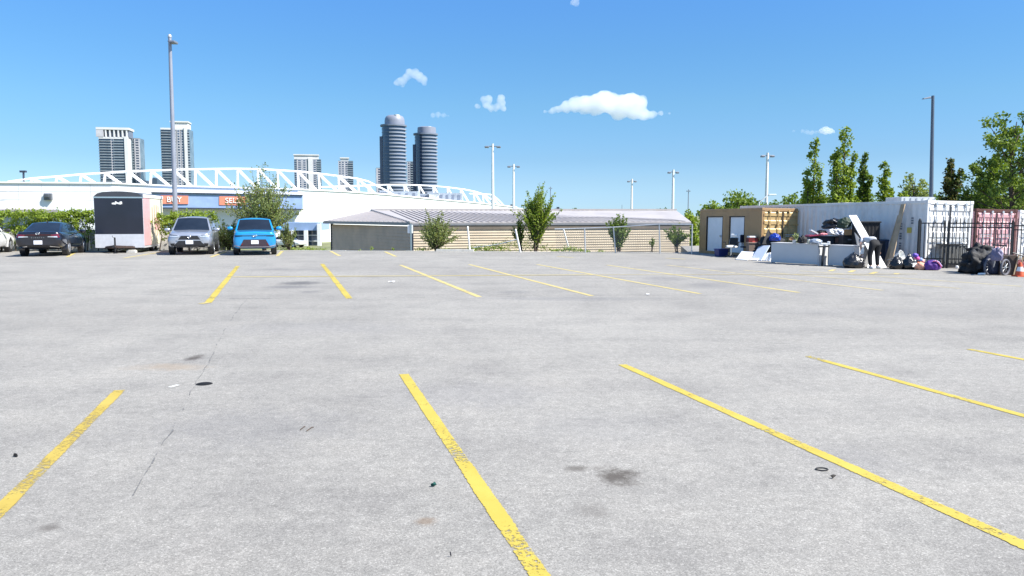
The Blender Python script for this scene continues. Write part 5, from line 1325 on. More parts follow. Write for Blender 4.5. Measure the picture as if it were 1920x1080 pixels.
# small desk frame with a black chair behind it
p = P(1394, 480.5)
t = thing('office_chair', 'black office chair seen only by its backrest, right of the black and white one', 'chair', p, R(30))
hb = at(1395, 440, p.y).z
mb = MB(); mb.box(-.19, .0, hb - .36, .19, .07, hb); mb.build('backrest', m_navy, t, bevel=.06)
mb = MB(); mb.bar((0, .09, .40), (0, .09, hb - .2), .05, .03, (0, 1, 0)); mb.build('back_stem', BP, t)
mb = MB(); mb.box(-.22, -.42, .40, .22, .02, .46); mb.build('seat', m_navy, t, bevel=.03)
mb = MB(); mb.tube([(0, -.2, .06), (0, -.2, .40)], .03, 8)
for k in range(5): a = k * 1.2566; mb.tube([(0, -.2, .09), (.28 * math.cos(a), -.2 + .28 * math.sin(a), .03)], .02, 6)
mb.build('base', BP, t, 50)
mb = MB(); mb.tube([(.24, -.1, .44), (.27, -.1, .62), (.27, -.3, .62)], .018, 6); mb.build('armrest', BP, t, 50)
p = P(1356, 481.5) + Vector((.05, .2, 0)); h = at(1356, 468, p.y).z
t = thing('storage_crate', 'dark blue plastic crate between the two roller doors', 'crate', p, TH)
mb = MB(); mb.hexa([(-.22, 0, 0), (.22, 0, 0), (.22, .35, 0), (-.22, .35, 0), (-.25, -.03, h), (.25, -.03, h), (.25, .38, h), (-.25, .38, h)]); mb.build('tub', mat('crate_blue', (.02, .035, .16), .5, 0, .1, 4), t, bevel=.01)
mb = MB(); mb.box(-.27, -.05, h + .002, .27, .40, h + .035); mb.build('rim', mat('crate_blue', (.02, .04, .2), .5, 0, .1, 4), t, bevel=.01)
# red and white box on the cabinet
p = at(1404, 455.5, P(1408, 484).y + .3)
t = thing('carton', 'dark red carton with a white lid on the brown cabinet', 'carton', p, R(8))
mb = MB(); mb.box(0, 0, 0, .42, .3, .22); mb.build('box', mat('carton_red', (.12, .012, .012), .5, 0, .2, 5), t)
mb = MB(); mb.box(.02, -.01, .225, .34, .28, .30); mb.build('lid', MAT['white_metal'], t, bevel=.02)
mb = MB(); mb.box(.16, -.012, .0, .40, -.002, .09); mb.build('label', mat('label_red', (.42, .07, .06), .5, 0, .1, 4), t)
# black tarp heap and blue sack by the ochre doors
p = P(1446, 487)
blob('tarp_heap', 'black tarpaulin heap in front of the ochre container doors', 'tarpaulin', p + Vector((.15, .5, 0)), .66, .40, .58, m_blk, 5, .4, 2.6)
c0_ = at(1437, 455, p.y + .3)
mb = MB(); mb.add([at(1429, 458, p.y + .1), at(1450, 458, p.y + .1), at(1458, 452, p.y + .1), at(1440, 429.5, p.y + .35), at(1446, 455, p.y + .7)], [(0, 1, 3), (1, 2, 3), (2, 4, 3), (4, 0, 3), (0, 4, 2, 1)])
tag(mb.build('folded_umbrella', m_blk), 'black pointed cloth propped up before the ochre container doors', 'cloth')
blob('sack', 'shiny bright blue sack on top of the black tarpaulin heap', 'sack', at(1453, 452, p.y + .15), .23, .18, .19, mat('sack_blue', (.012, .04, .32), .3, 0, .15, 5, .3, coat=.4), 6, .25)
# plant, pot and oddments on the long desk
dk = P(1500, 496); dz = .80
def on_desk(px, up=0.): q = at(px, HOR, P(1490, 496).y + .25 - (px - 1490) * .018); q.z = dz + up; return q
q = on_desk(1491)
t = thing('potted_plant', 'pale potted plant with a dried flower head standing on the long white desk', 'plant', q)
mb = MB(); mb.lathe([(.06, 0), (.085, .10), (.09, .13)], 14); mb.build('pot', mat('pot_white', (.62, .64, .66), .5, 0, .05, 5), t, 40)
r8 = random.Random(9); vs, fs = [], []; clump(vs, fs, Vector((.07, 0, .24)), (.12, .1, .16), 90, .07, r8, .1); clump(vs, fs, Vector((.10, 0, .08)), (.08, .07, .08), 40, .07, r8, .1)
crown('leaves', vs, fs, leafmat('pale_leaves', (.22, .30, .12), (.34, .40, .2), (.5, .5, .36)), t)
vs, fs = [], []; clump(vs, fs, Vector((-.12, 0, .16)), (.12, .08, .05), 60, .06, r8, .1); crown('flower', vs, fs, leafmat('dried_flower', (.46, .24, .12), (.6, .36, .22), (.7, .52, .4)), t)
blob('cloth_bundle', 'dark crumpled bundle on the long desk behind the potted plant', 'bundle', on_desk(1508) + Vector((0, .1, 0)), .16, .12, .17, m_blk, 8, .4)
q = on_desk(1518); t = thing('jar', 'small cream jar on the long white desk', 'jar', q)
mb = MB(); mb.lathe([(.05, 0), (.055, .10), (.04, .13)], 12); mb.build('body', mat('jar_cream', (.66, .64, .46), .4, 0, .1, 8), t, 40)
mb = MB(); mb.lathe([(.045, .132), (.045, .16)], 12); mb.build('lid', MAT['white_metal'], t, 40)
blob('glass_bowl', 'grey upturned tray at the right end of the long desk', 'tray', on_desk(1532) + Vector((0, .05, 0)), .24, .15, .12, mat('tray_bluegrey', (.30, .34, .40), .3, .2, .2, 6), 9, .15)
q = on_desk(1549); q.z = .78; t = thing('tray', 'white tray resting on the shorter white desk', 'tray', q, R(-10))
mb = MB(); mb.box(-.16, -.1, 0, .16, .12, .06); mb.build('base', MAT['white_metal'], t, bevel=.01)
mb = MB(); mb.box(.09, -.1, .062, .16, .12, .12); mb.build('rim', MAT['white_metal'], t, bevel=.01)
# dark cabinet carrying the magenta board and the clothes
pc = P(1550, 494.5); pc.y += .9; hcab = at(1550, 443, pc.y).z
xa, xb = at(1521, HOR, pc.y).x, at(1584, HOR, pc.y).x
t = thing('dark_cabinet', 'dark open cabinet behind the two white desks', 'cabinet', (xa, pc.y, 0))
Wc = xb - xa
mb = MB(); mb.box(0, .02, 0, Wc, .5, hcab - .04); mb.build('carcass', mat('cabinet_slate', (.045, .055, .075), .6, 0, .15, 4), t)
mb = MB(); mb.box(-.03, -.02, hcab - .037, Wc + .03, .52, hcab); mb.build('top', BP, t)
mb = MB(); mb.box(Wc * .74, -.03, .78, Wc * .98, .018, .98); mb.build('drawer_front', mat('drawer_brown', (.24, .13, .10), .5, 0, .1, 4), t)
mb = MB(); mb.box(Wc * .05, -.02, 0, Wc * .08, .018, hcab - .05); mb.box(Wc * .7, -.02, 0, Wc * .73, .018, hcab - .05); mb.build('side_frame', BP, t)
a = at(1503, 443.5, pc.y + .1); b = at(1557, 440, pc.y + .1)
mb = MB(); mb.bar(a + Vector((.25, .1, .02)), b + Vector((0, .1, .03)), .5, .055); tag(mb.build('magenta_board', mat('magenta', (.30, .03, .075), .5, 0, .1, 3), bevel=.01), 'magenta padded board lying on the dark cabinet', 'board')
zc = hcab + .08
def onc(px, up=0., dy=.1): q = at(px, HOR, pc.y + dy); q.z = zc + up; return q
mb = MB(); a = onc(1520, .17); b = onc(1534, .01); mb.bar(a, b, .22, .05); tag(mb.build('folded_strip', m_board), 'white folded strip sloping down onto the magenta board', 'strip')
blob('clothes_pile', 'low black clothes pile on the magenta board', 'clothes', onc(1541, -.02), .20, .15, .11, m_blk, 12, .3)
blob('bin_bag', 'torn black bag crowning the heap on the dark cabinet', 'bag', onc(1566, .20), .42, .25, .24, m_bag, 13, .5, 2.2, 'black bags among the dumped things')
blob('white_bag', 'round white plastic bag below the torn black bag', 'bag', onc(1562, -.03, -.1), .21, .16, .16, mat('bag_white', (.74, .72, .70), .5, 0, .1, 4, .5), 14, .3)
blob('white_bag', 'crumpled blue-white plastic bag right of the round white bag', 'bag', onc(1574, -.06, -.08), .22, .16, .22, mat('bag_bluewhite', (.50, .55, .66), .4, 0, .35, 8, .5), 15, .4)
blob('pink_cloth', 'small pink cloth on the edge of the magenta board', 'cloth', onc(1545, -.03, -.2), .15, .06, .05, mat('pink_cloth', (.66, .22, .26), .7, 0, .1, 5), 16, .3)
# stacked bins and cardboard box left of the leaning board
pb = P(1597, 497); pb.y += .55
hb = at(1597, 441, pb.y).z; x0_, x1_ = at(1583, HOR, pb.y).x, at(1609, HOR, pb.y).x
t = thing('stacking_bin', 'tall black drawer tower under the cardboard box', 'drawer tower', (x0_, pb.y, 0))
Wb = x1_ - x0_
mb = MB(); mb.box(0, 0, 0, Wb, .45, hb); mb.build('carcass', BP, t)
for i in range(4):
    z = .06 + i * (hb - .1) / 4; mb = MB(); mb.box(.03, -.02, z, Wb - .03, -.002, z + (hb - .1) / 4 - .04); d_ = mb.build('drawer', mat('drawer_dark', (.03, .035, .035), .4, 0, .3, 7), t, bevel=.01)
    mb = MB(); mb.box(Wb * .3, -.035, z + .10, Wb * .62, -.022, z + .15); mb.build('handle', MAT['pole_grey'], d_)
q = at(1585, HOR, pb.y); q.z = hb + .004
t = thing('cardboard_box', 'open cardboard box on the black drawer tower', 'box', q, R(-14))
mb = MB(); mb.box(0, 0, 0, .27, .24, .22); mb.build('box', m_card, t)
mb = MB(); mb.hexa([(.275, 0, .16), (.29, 0, .16), (.29, .24, .16), (.275, .24, .16), (.33, 0, .28), (.345, 0, .28), (.345, .24, .28), (.33, .24, .28)]); mb.build('flap', mat('flap', (.6, .45, .36), .7, 0, .1, 5), t)
blob('green_bag', 'dark green bag behind the top of the leaning white board', 'bag', q + Vector((.02, .1, .24)), .24, .2, .26, mat('dark_green', (.012, .03, .015), .6, 0, .3, 6), 17, .3)
blob('white_bag', 'grey-white plastic bag stuffed above the cardboard box', 'bag', q + Vector((.08, .05, .20)), .16, .12, .14, mat('bag_grey', (.42, .46, .52), .4, 0, .3, 8, .5), 18, .4)
# black covered cabinet against the container
pg = at(1632, HOR, 29.9); x0_, x1_ = at(1609, HOR, 29.9).x, at(1651, HOR, 29.9).x; hg_ = at(1630, 417, 29.9).z
t = thing('covered_rack', 'tall rack under a black cover behind the bending person', 'rack', (x0_, 29.9, 0))
Wg = x1_ - x0_
mb = MB(); k = 12
for i in range(k):
    a_, b_ = Wg * i / k, Wg * (i + 1) / k; za = .16 * ((i * 7) % 5) / 5; mb.hexa([(a_, .02 + .02 * (i % 2), .35 + za * .4), (b_, .02 + .02 * ((i + 1) % 2), .35 + za * .4), (b_, .5, .35), (a_, .5, .35), (a_, .0 + .015 * (i % 2), hg_ - .02), (b_, .015 * ((i + 1) % 2), hg_ - .02), (b_, .5, hg_ - .04), (a_, .5, hg_ - .04)])
mb.build('cover', m_blk, t)
mb = MB(); mb.box(-.04, -.04, hg_ - .018, Wg + .04, .52, hg_ + .04); mb.build('top', m_blk, t, bevel=.02)
for x in (.03, Wg - .06): mb = MB(); mb.box(x, .2, 0, x + .03, .23, .36); mb.build('leg', BP, t)
# tall white board and a grey one leaning on the heap
f0 = P(1646, 501.5); f1 = P(1663, 501.5); Yt = 29.45
mb = MB(); mb.slab([f0, f1, at(1606, 403.2, Yt), at(1591.5, 403.5, Yt)], -.035)
tag(mb.build('tall_board', m_board, bevel=.006), 'tallest white board, leaning left against the heap behind the bending person', 'board')
q = [P(1617, 500), P(1628, 499), at(1629, 467, 28.95), at(1603, 436, 29.0)]
mb = MB(); mb.slab(q, -.03); tag(mb.build('grey_board', mat('board_grey', (.36, .36, .36), .6, 0, .08, 3), bevel=.004), 'grey tapering board leaning below the tallest white board', 'board')
mb = MB(); mb.slab([P(1612, 502), P(1618, 502), at(1619.5, 464, 28.9), at(1615, 464, 28.9)], -.03); tag(mb.build('dark_board', m_navy), 'dark narrow board standing in front of the grey tapering board', 'board')
mb = MB(); mb.slab([P(1626, 502.5), P(1651, 502.5), at(1649, 478, 28.75), at(1632, 478, 28.75)], -.03); tag(mb.build('white_sheet', m_board), 'white sheet standing on the ground behind the legs of the person', 'board')
# planks leaning on the long white container
for i, (fx, tx, tv, wd, lb) in enumerate(((1667, 1697.5, 383, .17, 'longer raw wooden plank leaning on the white container'), (1659, 1690, 404, .11, 'shorter raw wooden plank behind the longer one'))):
    a = P(fx, 501 - i * 3); s_ = wall_hit(tx, tv) + Vector((-.10, -.04, 0))
    mb = MB(); mb.bar(a, s_, wd, .04, (-.9, -.5, 0)); tag(mb.build('plank', m_wood, bevel=.004), lb, 'plank', 'planks leaning on the white container')
# dark blue bins behind the planks
q = P(1690, 498); q.y += .7
t = thing('wheeled_bin', 'dark blue-grey bin with a navy cloth beside the planks', 'bin', q)
h = at(1690, 452, q.y).z
mb = MB(); mb.hexa([(-.28, 0, 0), (.26, 0, 0), (.26, .45, 0), (-.28, .45, 0), (-.34, -.05, h), (.22, -.05, h), (.22, .5, h), (-.34, .5, h)]); mb.build('tub', mat('bin_slate', (.035, .05, .09), .5, 0, .2, 4), t, bevel=.02)
mb = MB(); mb.hexa([(-.37, -.08, h + .003), (.24, -.08, h + .003), (.24, .52, h + .003), (-.37, .52, h + .003), (-.33, -.03, h + .06), (.2, -.03, h + .06), (.2, .45, h + .06), (-.33, .45, h + .06)]); mb.build('lid', mat('bin_lid', (.03, .04, .08), .5, 0, .2, 4), t, bevel=.01)
mb = MB(); mb.hexa([(.12, -.12, .3), (.2, -.12, .3), (.22, -.07, .3), (.14, -.07, .3), (.27, -.10, h + .1), (.37, -.10, h + .1), (.37, -.05, h + .1), (.27, -.05, h + .1)]); mb.build('cloth', m_navy, t, bevel=.01)
# bin bags and toys
bg = 'black bags among the dumped things'
blob('bin_bag', 'big shiny black bag left of the bending person', 'bag', P(1600.5, 502.5), .37, .32, .27, m_bag, 22, .16, 2.4, bg, knot=True)
blob('bin_bag', 'shiny black bag under the white lamp shade', 'bag', P(1682, 504.5), .27, .24, .23, m_bag, 23, .18, 2.6, bg, knot=True)
blob('bin_bag', 'black bag with a white label, right of the lamp shade', 'bag', P(1704, 505), .25, .22, .25, m_bag, 24, .18, 2.6, bg, knot=True)
mb = MB(); q = P(1707, 505) + Vector((.02, -.26, .1)); mb.hexa([q + Vector(v) for v in ((-.08, 0, 0), (.08, 0, 0), (.08, .02, 0), (-.08, .02, 0), (-.06, .03, .13), (.08, .03, .14), (.08, .05, .14), (-.06, .05, .13))]); tag(mb.build('white_label', MAT['white_metal']), 'white paper label stuck on the black bag beside the toys', 'label')
q = P(1685, 503) + Vector((0, .05, .40)); t = thing('lampshade', 'white lamp shade lying on the shiny black bag', 'lamp shade', q, R(30)); t.rotation_euler = (R(70), R(25), R(30))
mb = MB(); mb.lathe([(.09, -.11), (.21, .13), (.20, .13), (.08, -.10)], 24); mb.build('shade', mat('shade_white', (.74, .74, .70), .6, 0, .05, 5), t, 40)
mb = MB(); mb.tube([(0, 0, -.10), (0, 0, -.42)], .012, 6); mb.build('stem', MAT['galv'], t)
def toy(label, px, pv, up, r_, c): 
    q = P(px, pv) + Vector((0, 0, up)); return blob('toy_balloon', label, 'toy', q, r_, r_, r_ * .9, mat('toy', c, .4, 0, .1, 4, coat=.3), int(px), .15, 2, 'coloured toys beside the bags')
toy('violet soft toy on top of the coloured pile', 1715, 504, .40, .10, (.16, .09, .50)); toy('pink soft toy below the violet one', 1718.5, 504, .31, .09, (.70, .10, .36)); toy('blue soft toy between the pink one and the purple bag', 1725, 504, .27, .08, (.18, .30, .62))
toy('orange-red soft toy low beside the black bag', 1721, 505, .14, .08, (.72, .10, .03)); toy('pink and white soft toy above the orange bag', 1729, 504, .23, .08, (.78, .40, .38))
blob('orange_bag', 'pale orange patterned bag left of the purple bag', 'bag', P(1726, 506), .18, .16, .16, mat('orange_pattern', (.62, .30, .20), .6, 0, .4, 9), 31, .2)
t = thing('tote_bag', 'purple tote bag sitting in front of the white container doors', 'bag', P(1747, 506.5))
blob('body', None, None, (0, 0, 0), .27, .2, .21, mat('purple', (.10, .03, .24), .55, 0, .2, 4), 32, .18, 2.2, parent=t)
mb = MB(); mb.tube([(-.06, -.15, .30), (.04, -.19, .33), (.16, -.2, .20), (.22, -.19, .10)], .016, 6); mb.build('strap', mat('strap_red', (.40, .06, .12), .6, 0, .1, 4), t, 60)
mb = MB(); mb.tube([(.0, -.15, .34), (.12, -.18, .30), (.25, -.16, .14)], .022, 6); mb.build('trim', mat('lilac', (.42, .32, .58), .6, 0, .1, 4), t, 60)
# grey slatted crate behind the fence
q = fp(1797); q.y += .35
t = thing('slatted_crate', 'grey slatted crate behind the iron fence', 'crate', q)
m_cr8 = mat('crate_grey', (.17, .17, .16), .7, 0, .2, 5)
for i in range(7):
    mb = MB(); x = -.42 + i * .135; mb.box(x, 0, .12, x + .09, .03, .80); mb.build('slat', m_cr8, t)
mb = MB(); mb.box(-.45, .032, .14, .52, .06, .22); mb.box(-.45, .032, .70, .52, .06, .78); mb.box(-.45, .5, .14, .52, .53, .8); mb.build('frame', m_cr8, t)
mb = MB(); mb.box(-.46, -.02, .0, .53, .55, .11); mb.build('base', mat('base_dark', (.03, .03, .035), .7, 0, .2, 5), t)
mb = MB(); mb.box(-.43, -.02, .81, .50, .5, .84); mb.build('lid', BP, t)
for i, px in enumerate((1791, 1806)):
    mb = MB(); q = fp(px) + Vector((0, -.12, 0)); mb.lathe([(.03, 0), (.055, .03), (.05, .09), (.02, .11)], 10, q); tag(mb.build('cup', MAT['white_metal'], smooth=50), ('white cup on the ground before the slatted crate', 'white cup left of the black heap by the slatted crate')[i], 'cup')
# heap at the right: black sacks, navy suitcase, stroller wheel, brown box, cone
blob('black_heap', 'largest black heap of sacks in front of the iron fence', 'bag', P(1836, 513), .54, .34, .44, m_blk, 41, .5, 3.0)
blob('bin_bag', 'ragged black sack on top of the largest black heap', 'bag', P(1840, 511) + Vector((0, .1, .42)), .40, .25, .28, m_blk, 42, .6, 3.2, bg)
blob('bin_bag', 'small black bag with a blue mark at the foot of the largest heap', 'bag', P(1819, 511.5), .2, .16, .22, m_bag, 43, .25, 2.4, bg)
t = thing('suitcase', 'navy soft suitcase between the black heap and the wheel', 'suitcase', P(1862, 514.5), R(8))
blob('body', None, None, (0, 0, 0), .34, .22, .42, m_navy, 44, .14, 1.8, parent=t)
mb = MB(); mb.tube([(-.1, -.02, .62), (-.08, -.02, .70), (.08, -.02, .70), (.1, -.02, .62)], .015, 6); mb.build('handle', BP, t, 60)
t = thing('stroller', 'folded stroller with a big grey wheel beside the brown box', 'stroller', P(1884, 516.5), R(121))
for sx in (0, .4):
    mb = MB(); k = 28; mb.tube([(0 + sx * .1, .23 * math.cos(a * 6.2832 / k), .25 + .23 * math.sin(a * 6.2832 / k)) for a in range(k + 1)], .035, 8); wl2 = mb.build('wheel', mat('tyre_grey', (.11, .11, .13), .7, 0, .15, 6), t, 60, loc=(sx, .25 * sx, 0))
    mb = MB()
    for a in range(8): mb.tube([(sx * .1, 0, .25), (sx * .1, .21 * math.cos(a * .785), .25 + .21 * math.sin(a * .785))], .006, 4)
    mb.lathe([(.03, -.03), (.03, .03)], 10, (sx * .1, 0, .25), 'X'); mb.build('spokes', MAT['galv'], wl2)
mb = MB(); mb.tube([(.1, 0, .25), (.14, .1, .55), (.05, .3, .82), (-.12, .35, .92)], .018, 8); mb.tube([(.30, .1, .25), (.2, .15, .6), (.25, .35, .86), (.1, .4, .95)], .018, 8); mb.build('frame', MAT['galv'], t, 60)
mb = MB(); mb.tube([(-.2, .36, .93), (.2, .42, .95)], .022, 8); mb.build('handlebar', BP, t, 60)
blob('fabric_seat', None, None, (.16, .22, .45), .17, .14, .25, mat('lilac_grey', (.16, .15, .24), .7, 0, .2, 6), 45, .3, parent=t)
mb = MB(); q = P(1880, 511) + Vector((.05, .2, .55)); mb.hexa([q + Vector(v) for v in ((-.06, 0, 0), (.06, 0, 0), (.06, .03, 0), (-.06, .03, 0), (-.05, .05, .16), (.07, .05, .16), (.07, .08, .16), (-.05, .08, .16))]); tag(mb.build('paper_bag', MAT['white_metal']), 'small white paper bag on the folded stroller', 'bag')
t = thing('wooden_box', 'brown wooden box leaning behind the orange traffic cone', 'box', P(1897, 516.5) + Vector((0, .1, 0)), R(-6))
mb = MB(); mb.hexa([(-.3, 0, 0), (.24, 0, 0), (.24, .35, 0), (-.3, .35, 0), (-.26, .05, .60), (.22, .05, .62), (.22, .38, .62), (-.26, .38, .60)]); mb.build('carcass', mat('dark_wood', (.055, .035, .025), .7, 0, .25, 5), t, bevel=.006)
for k, x in enumerate((.10, .24)): mb = MB(); mb.bar((x, -.03, .02), (x + .14, .02, .62), .035, .03, (0, 1, 0)); mb.build('slat', m_wood, t)
mb = MB(); mb.tube([(.05, .0, .70), (.34, -.05, .60), (.55, -.08, .34)], .022, 6); mb.build('strap', BP, t, 60)
m_cone = mat('cone_orange', (.62, .10, .03), .55, 0, .12, 8)
t = thing('traffic_cone', 'orange traffic cone with a white collar at the right end of the dumped things', 'cone', P(1912, 518.5))
mb = MB(); mb.lathe([(.135, .03), (.105, .155), (.10, .17)], 24); mb.lathe([(.066, .30), (.03, .43), (.015, .435)], 24); mb.box(-.16, -.16, 0, .16, .16, .028); mb.build('body', m_cone, t, 40)
mb = MB(); mb.lathe([(.103, .165), (.068, .298)], 24); mb.build('collar', MAT['white_metal'], t, 40)
blob('red_bag', 'dull red bag behind the orange traffic cone', 'bag', P(1912, 514) + Vector((.06, .15, 0)), .2, .15, .26, mat('dull_red', (.16, .03, .035), .7, 0, .2, 6), 47, .3)
mb = MB(); mb.tube([P(1838, 515.5) + Vector((-.09, -.05, .03)), P(1838, 515.5) + Vector((.12, -.04, .04))], .035, 8); tag(mb.build('paper_roll', MAT['white_metal'], smooth=60), 'short white roll at the foot of the largest black heap', 'roll')

# ------------------------------------------------------------------ the bending person
def skinned(name, verts, edges, radii, m, parent, lv=2, root=0):
    me = bpy.data.meshes.new(name); me.from_pydata(verts, edges, []); me.update()
    o = bpy.data.objects.new(name, me); col.objects.link(o); o.parent = parent
    sk = o.modifiers.new('skin', 'SKIN'); sk.use_smooth_shade = True
    for i, sv in enumerate(me.skin_vertices[0].data):
        rr = radii[i]; sv.radius = rr if isinstance(rr, tuple) else (rr, rr); sv.use_root = (i == root)
    ss = o.modifiers.new('sub', 'SUBSURF'); ss.levels = lv; ss.render_levels = lv
    me.materials.append(m); return o
fL, fR = P(1631.5, 503.2), P(1645.5, 503.4); mid = (fL + fR) / 2
t = thing('person', 'person in a light grey top and black trousers bending down to the dumped things', 'person', mid, R(8))
m_skin = mat('skin', (.50, .30, .22), .55, 0, .06, 12); m_top = mat('grey_top', (.50, .52, .55), .85, 0, .06, 8, .2); m_trs = mat('black_trousers', (.010, .010, .012), .85, 0, .25, 9, .2)
J = dict(pel=(0, 0, .87), wst=(-.01, .15, .98), chs=(-.02, .36, 1.04), nk=(-.03, .56, 1.0), nk2=(-.04, .63, .97), hd=(-.05, .72, .92), hd2=(-.05, .79, .86),
         hl=(-.10, .0, .82), kl=(-.15, .04, .46), al=(-.14, -.02, .09), tl=(-.15, -.15, .035), hr=(.10, .0, .82), kr=(.14, .05, .46), ar=(.13, .0, .09), tr=(.15, -.13, .035),
         sl=(-.20, .46, 1.02), el=(-.33, .34, .82), wl=(-.31, .30, .58), pl=(-.30, .30, .51), sr=(.17, .46, 1.02), er=(.33, .40, .84), wr=(.40, .34, .62), pr=(.415, .33, .55))
def chain(keys, E_, Rad, name, m, lv=2):
    idx = {k: i for i, k in enumerate(keys)}
    return skinned(name, [J[k] for k in keys], [(idx[a], idx[b]) for a, b in E_], Rad, m, t, lv)
ks = ['pel', 'wst', 'chs', 'nk', 'nk2', 'hd', 'hd2', 'hl', 'kl', 'al', 'tl', 'hr', 'kr', 'ar', 'tr', 'sl', 'el', 'wl', 'pl', 'sr', 'er', 'wr', 'pr']
chain(ks, [('pel', 'wst'), ('wst', 'chs'), ('chs', 'nk'), ('nk', 'nk2'), ('nk2', 'hd'), ('hd', 'hd2'), ('pel', 'hl'), ('hl', 'kl'), ('kl', 'al'), ('al', 'tl'), ('pel', 'hr'), ('hr', 'kr'), ('kr', 'ar'), ('ar', 'tr'),
           ('chs', 'sl'), ('sl', 'el'), ('el', 'wl'), ('wl', 'pl'), ('chs', 'sr'), ('sr', 'er'), ('er', 'wr'), ('wr', 'pr')],
      [.10, (.12, .10), (.14, .10), .06, .055, .085, .07, .07, .05, .04, .035, .07, .05, .04, .035, .06, .042, .028, (.036, .018), .06, .042, .028, (.036, .018)], 'body', m_skin)
chain(['pel', 'hl', 'kl', 'al', 'hr', 'kr', 'ar', 'wst'], [('pel', 'hl'), ('hl', 'kl'), ('kl', 'al'), ('pel', 'hr'), ('hr', 'kr'), ('kr', 'ar'), ('pel', 'wst')],
      [(.175, .155), .115, .088, .068, .115, .088, .068, (.16, .14)], 'trousers', m_trs)
J['wst2'] = (-.01, .08, .955); J['el2'] = (-.29, .375, .88); J['er2'] = (.285, .415, .90)
chain(['chs', 'wst', 'wst2', 'nk', 'sl', 'el2', 'sr', 'er2'], [('chs', 'wst'), ('wst', 'wst2'), ('chs', 'nk'), ('chs', 'sl'), ('sl', 'el2'), ('chs', 'sr'), ('sr', 'er2')],
      [(.185, .14), (.175, .15), (.18, .155), (.085, .08), .085, .066, .085, .066], 'top', m_top)
# head details: hair cap, ears, nose, eyes, mouth
def ell(name, c, r_, m, parent=t, seg=14):
    mb = MB(); mb.lathe([(math.sin(math.pi * i / 10) + .001, -math.cos(math.pi * i / 10)) for i in range(11)], seg); o = mb.build(name, m, parent, 60, loc=c); o.scale = r_; return o
ell('hair', (-.05, .715, .955), (.105, .115, .095), mat('dark_hair', (.02, .015, .012), .6, 0, .3, 20))
for sx in (-1, 1): ell('ear', (-.05 + sx * .092, .74, .90), (.014, .028, .034), m_skin)
ell('nose', (-.05, .80, .785), (.016, .02, .022), m_skin)
for sx in (-1, 1): ell('eye', (-.05 + sx * .033, .835, .83), (.013, .011, .010), MAT['white_metal'])
ell('mouth', (-.05, .765, .772), (.028, .012, .009), mat('lips', (.36, .12, .11), .5, 0, .1, 9))
for sx, w0 in ((-1, 'pl'), (1, 'pr')):
    c = Vector(J[w0])
    for i in range(4):
        dx = (i - 1.5) * .018; ln = (.062, .074, .070, .055)[i]; a0 = c + Vector((dx, -.004, -.012))
        mb = MB(); mb.tube([a0, a0 + Vector((dx * .1, .006, -ln * .45)), a0 + Vector((dx * .1, .022, -ln * .78)), a0 + Vector((0, .04, -ln))], [.0095, .009, .008, .006], 7); mb.build('finger', m_skin, t, 60)
    mb = MB(); a0 = c + Vector((-sx * .03, .0, .015)); mb.tube([a0, a0 + Vector((-sx * .022, .015, -.02)), a0 + Vector((-sx * .02, .03, -.045))], [.0105, .0095, .007], 7); mb.build('thumb', m_skin, t, 60)
for f_, s_ in (('al', 'tl'), ('ar', 'tr')):
    a0 = Vector(J[f_]); b0 = Vector(J[s_]); mb = MB()
    mb.tube([(a0.x, a0.y + .06, .045), (a0.x, a0.y - .02, .05), (b0.x, b0.y + .02, .045), (b0.x, b0.y - .05, .032)], [.042, .048, .046, .026], 10); mb.build('shoe', MAT['white_metal'], t, 60)
cl = [mid + Vector(v) for v in ((-.36, .24, .56), (-.24, .22, .60), (-.25, .20, .86), (-.31, .22, .88))]
mb = MB(); vs = []
for j in range(6):
    for i in range(5):
        u, v = i / 4, j / 5; p = (Vector((-.40, .22, .48)) * (1 - u) + Vector((-.27, .20, .52)) * u) * (1 - v) + (Vector((-.325, .23, .74)) * (1 - u) + Vector((-.28, .22, .74)) * u) * v
        vs.append(p + Vector((0, .02 * math.sin(i * 2.1 + j), 0)))
o_ = len(vs); vs2 = [p + Vector((0, .02, 0)) for p in vs]
fs = [(j * 5 + i, j * 5 + i + 1, j * 5 + i + 6, j * 5 + i + 5) for j in range(5) for i in range(4)]
mb.add([t.matrix_basis @ p for p in vs + vs2], fs + [tuple(o_ + k for k in reversed(f)) for f in fs])
tag(mb.build('hand_towel', MAT['white_metal'], smooth=80), 'white cloth held in the left hand of the bending person', 'cloth')
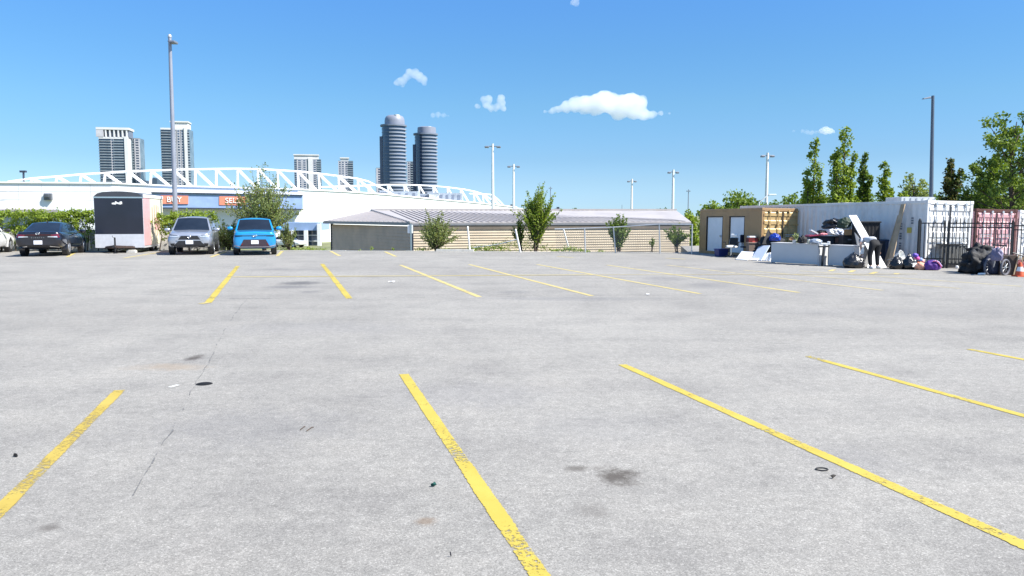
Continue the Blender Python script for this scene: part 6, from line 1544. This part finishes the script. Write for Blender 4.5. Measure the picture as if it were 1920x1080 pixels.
# ------------------------------------------------------------------ clouds: real bodies of scattering vapour far off
from mathutils import noise as mn
def cloudmat(name, dens):
    m = bpy.data.materials.new(name); m.use_nodes = True; n = m.node_tree.nodes; l = m.node_tree.links
    n.remove(n['Principled BSDF']); v = n.new('ShaderNodeVolumePrincipled'); v.inputs['Color'].default_value = (.99, .99, .995, 1); v.inputs['Density'].default_value = dens; v.inputs['Anisotropy'].default_value = .0
    l.new(v.outputs[0], n['Material Output'].inputs['Volume']); return m
def cloud(label, Y, puffs, dens, vox, seed, amp=.35):
    bm = bmesh.new(); sc_ = Y / FPX
    for px, py, r in puffs:
        c = at(px, py, Y); mtx = Matrix.Translation(c) @ Matrix.Diagonal((1, 1.1, .92, 1))
        bmesh.ops.create_icosphere(bm, subdivisions=3, radius=r * sc_, matrix=mtx)
    me = bpy.data.meshes.new('cloud'); bm.to_mesh(me); bm.free(); o = bpy.data.objects.new('cloud', me); col.objects.link(o)
    r_ = o.modifiers.new('remesh', 'REMESH'); r_.mode = 'VOXEL'; r_.voxel_size = vox
    for i, (ns, st) in enumerate(((22, 10), (9, 4.5))):
        tx = bpy.data.textures.new('vapour', 'CLOUDS'); tx.noise_scale = ns * sc_; tx.noise_depth = 3
        d = o.modifiers.new('displace', 'DISPLACE'); d.texture = tx; d.strength = st * sc_ * amp * 2; d.mid_level = .55; d.texture_coords = 'GLOBAL'
    me.materials.append(cloudmat('vapour', dens)); return tag(o, label, 'cloud')
big = [(1035, 208, 7), (1048, 204, 9), (1062, 200, 13), (1080, 196, 17), (1100, 195, 19), (1118, 192, 20), (1135, 192, 23), (1130, 186, 18), (1150, 197, 22), (1170, 197, 22), (1185, 190, 19), (1198, 194, 17), (1190, 208, 18), (1206, 213, 14), (1222, 214, 9), (1240, 213, 6), (1254, 213, 4), (1160, 210, 17), (1120, 207, 14), (1092, 206, 11), (1022, 209, 4)]
cloud('biggest white cloud, long and flat-bottomed in the right half of the sky', 2200, big, .024, 3.6, 1, .5)
cloud('small ragged white cloud between the biggest cloud and the round towers', 2400, [(908, 186, 7), (917, 186, 9), (912, 195, 7), (922, 203, 8), (932, 200, 8), (938, 186, 9), (942, 194, 7), (945, 203, 6), (896, 200, 5), (930, 206, 6)], .022, 3.2, 2, .6)
cloud('small ragged cloud highest above the round towers', 2400, [(768, 133, 9), (776, 136, 10), (785, 142, 9), (793, 148, 7), (795, 156, 5), (762, 144, 8), (753, 152, 8), (744, 156, 6), (756, 160, 5)], .017, 3.2, 3, .6)
cloud('faint thin cloud wisp right of the taller round tower', 2600, [(812, 216, 4.5), (822, 215, 6), (832, 216, 6), (841, 217, 4)], .012, 2.6, 4, .5)
cloud('small bright cloud above the tallest columnar tree', 2600, [(1540, 247, 6), (1548, 246, 7.5), (1556, 246, 7), (1563, 247, 5)], .03, 2.6, 5, .5)
cloud('pale thin cloud strip left of the small bright cloud by the columnar trees', 2600, [(1488, 246, 3.5), (1504, 246, 5), (1513, 248, 5.5), (1522, 249, 5), (1531, 248, 4)], .010, 2.6, 6, .5)
cloud('faint puff of cloud at the top edge of the sky', 2400, [(1076, 5, 6), (1082, 7, 5), (1080, 0, 6)], .015, 2.6, 7, .5)
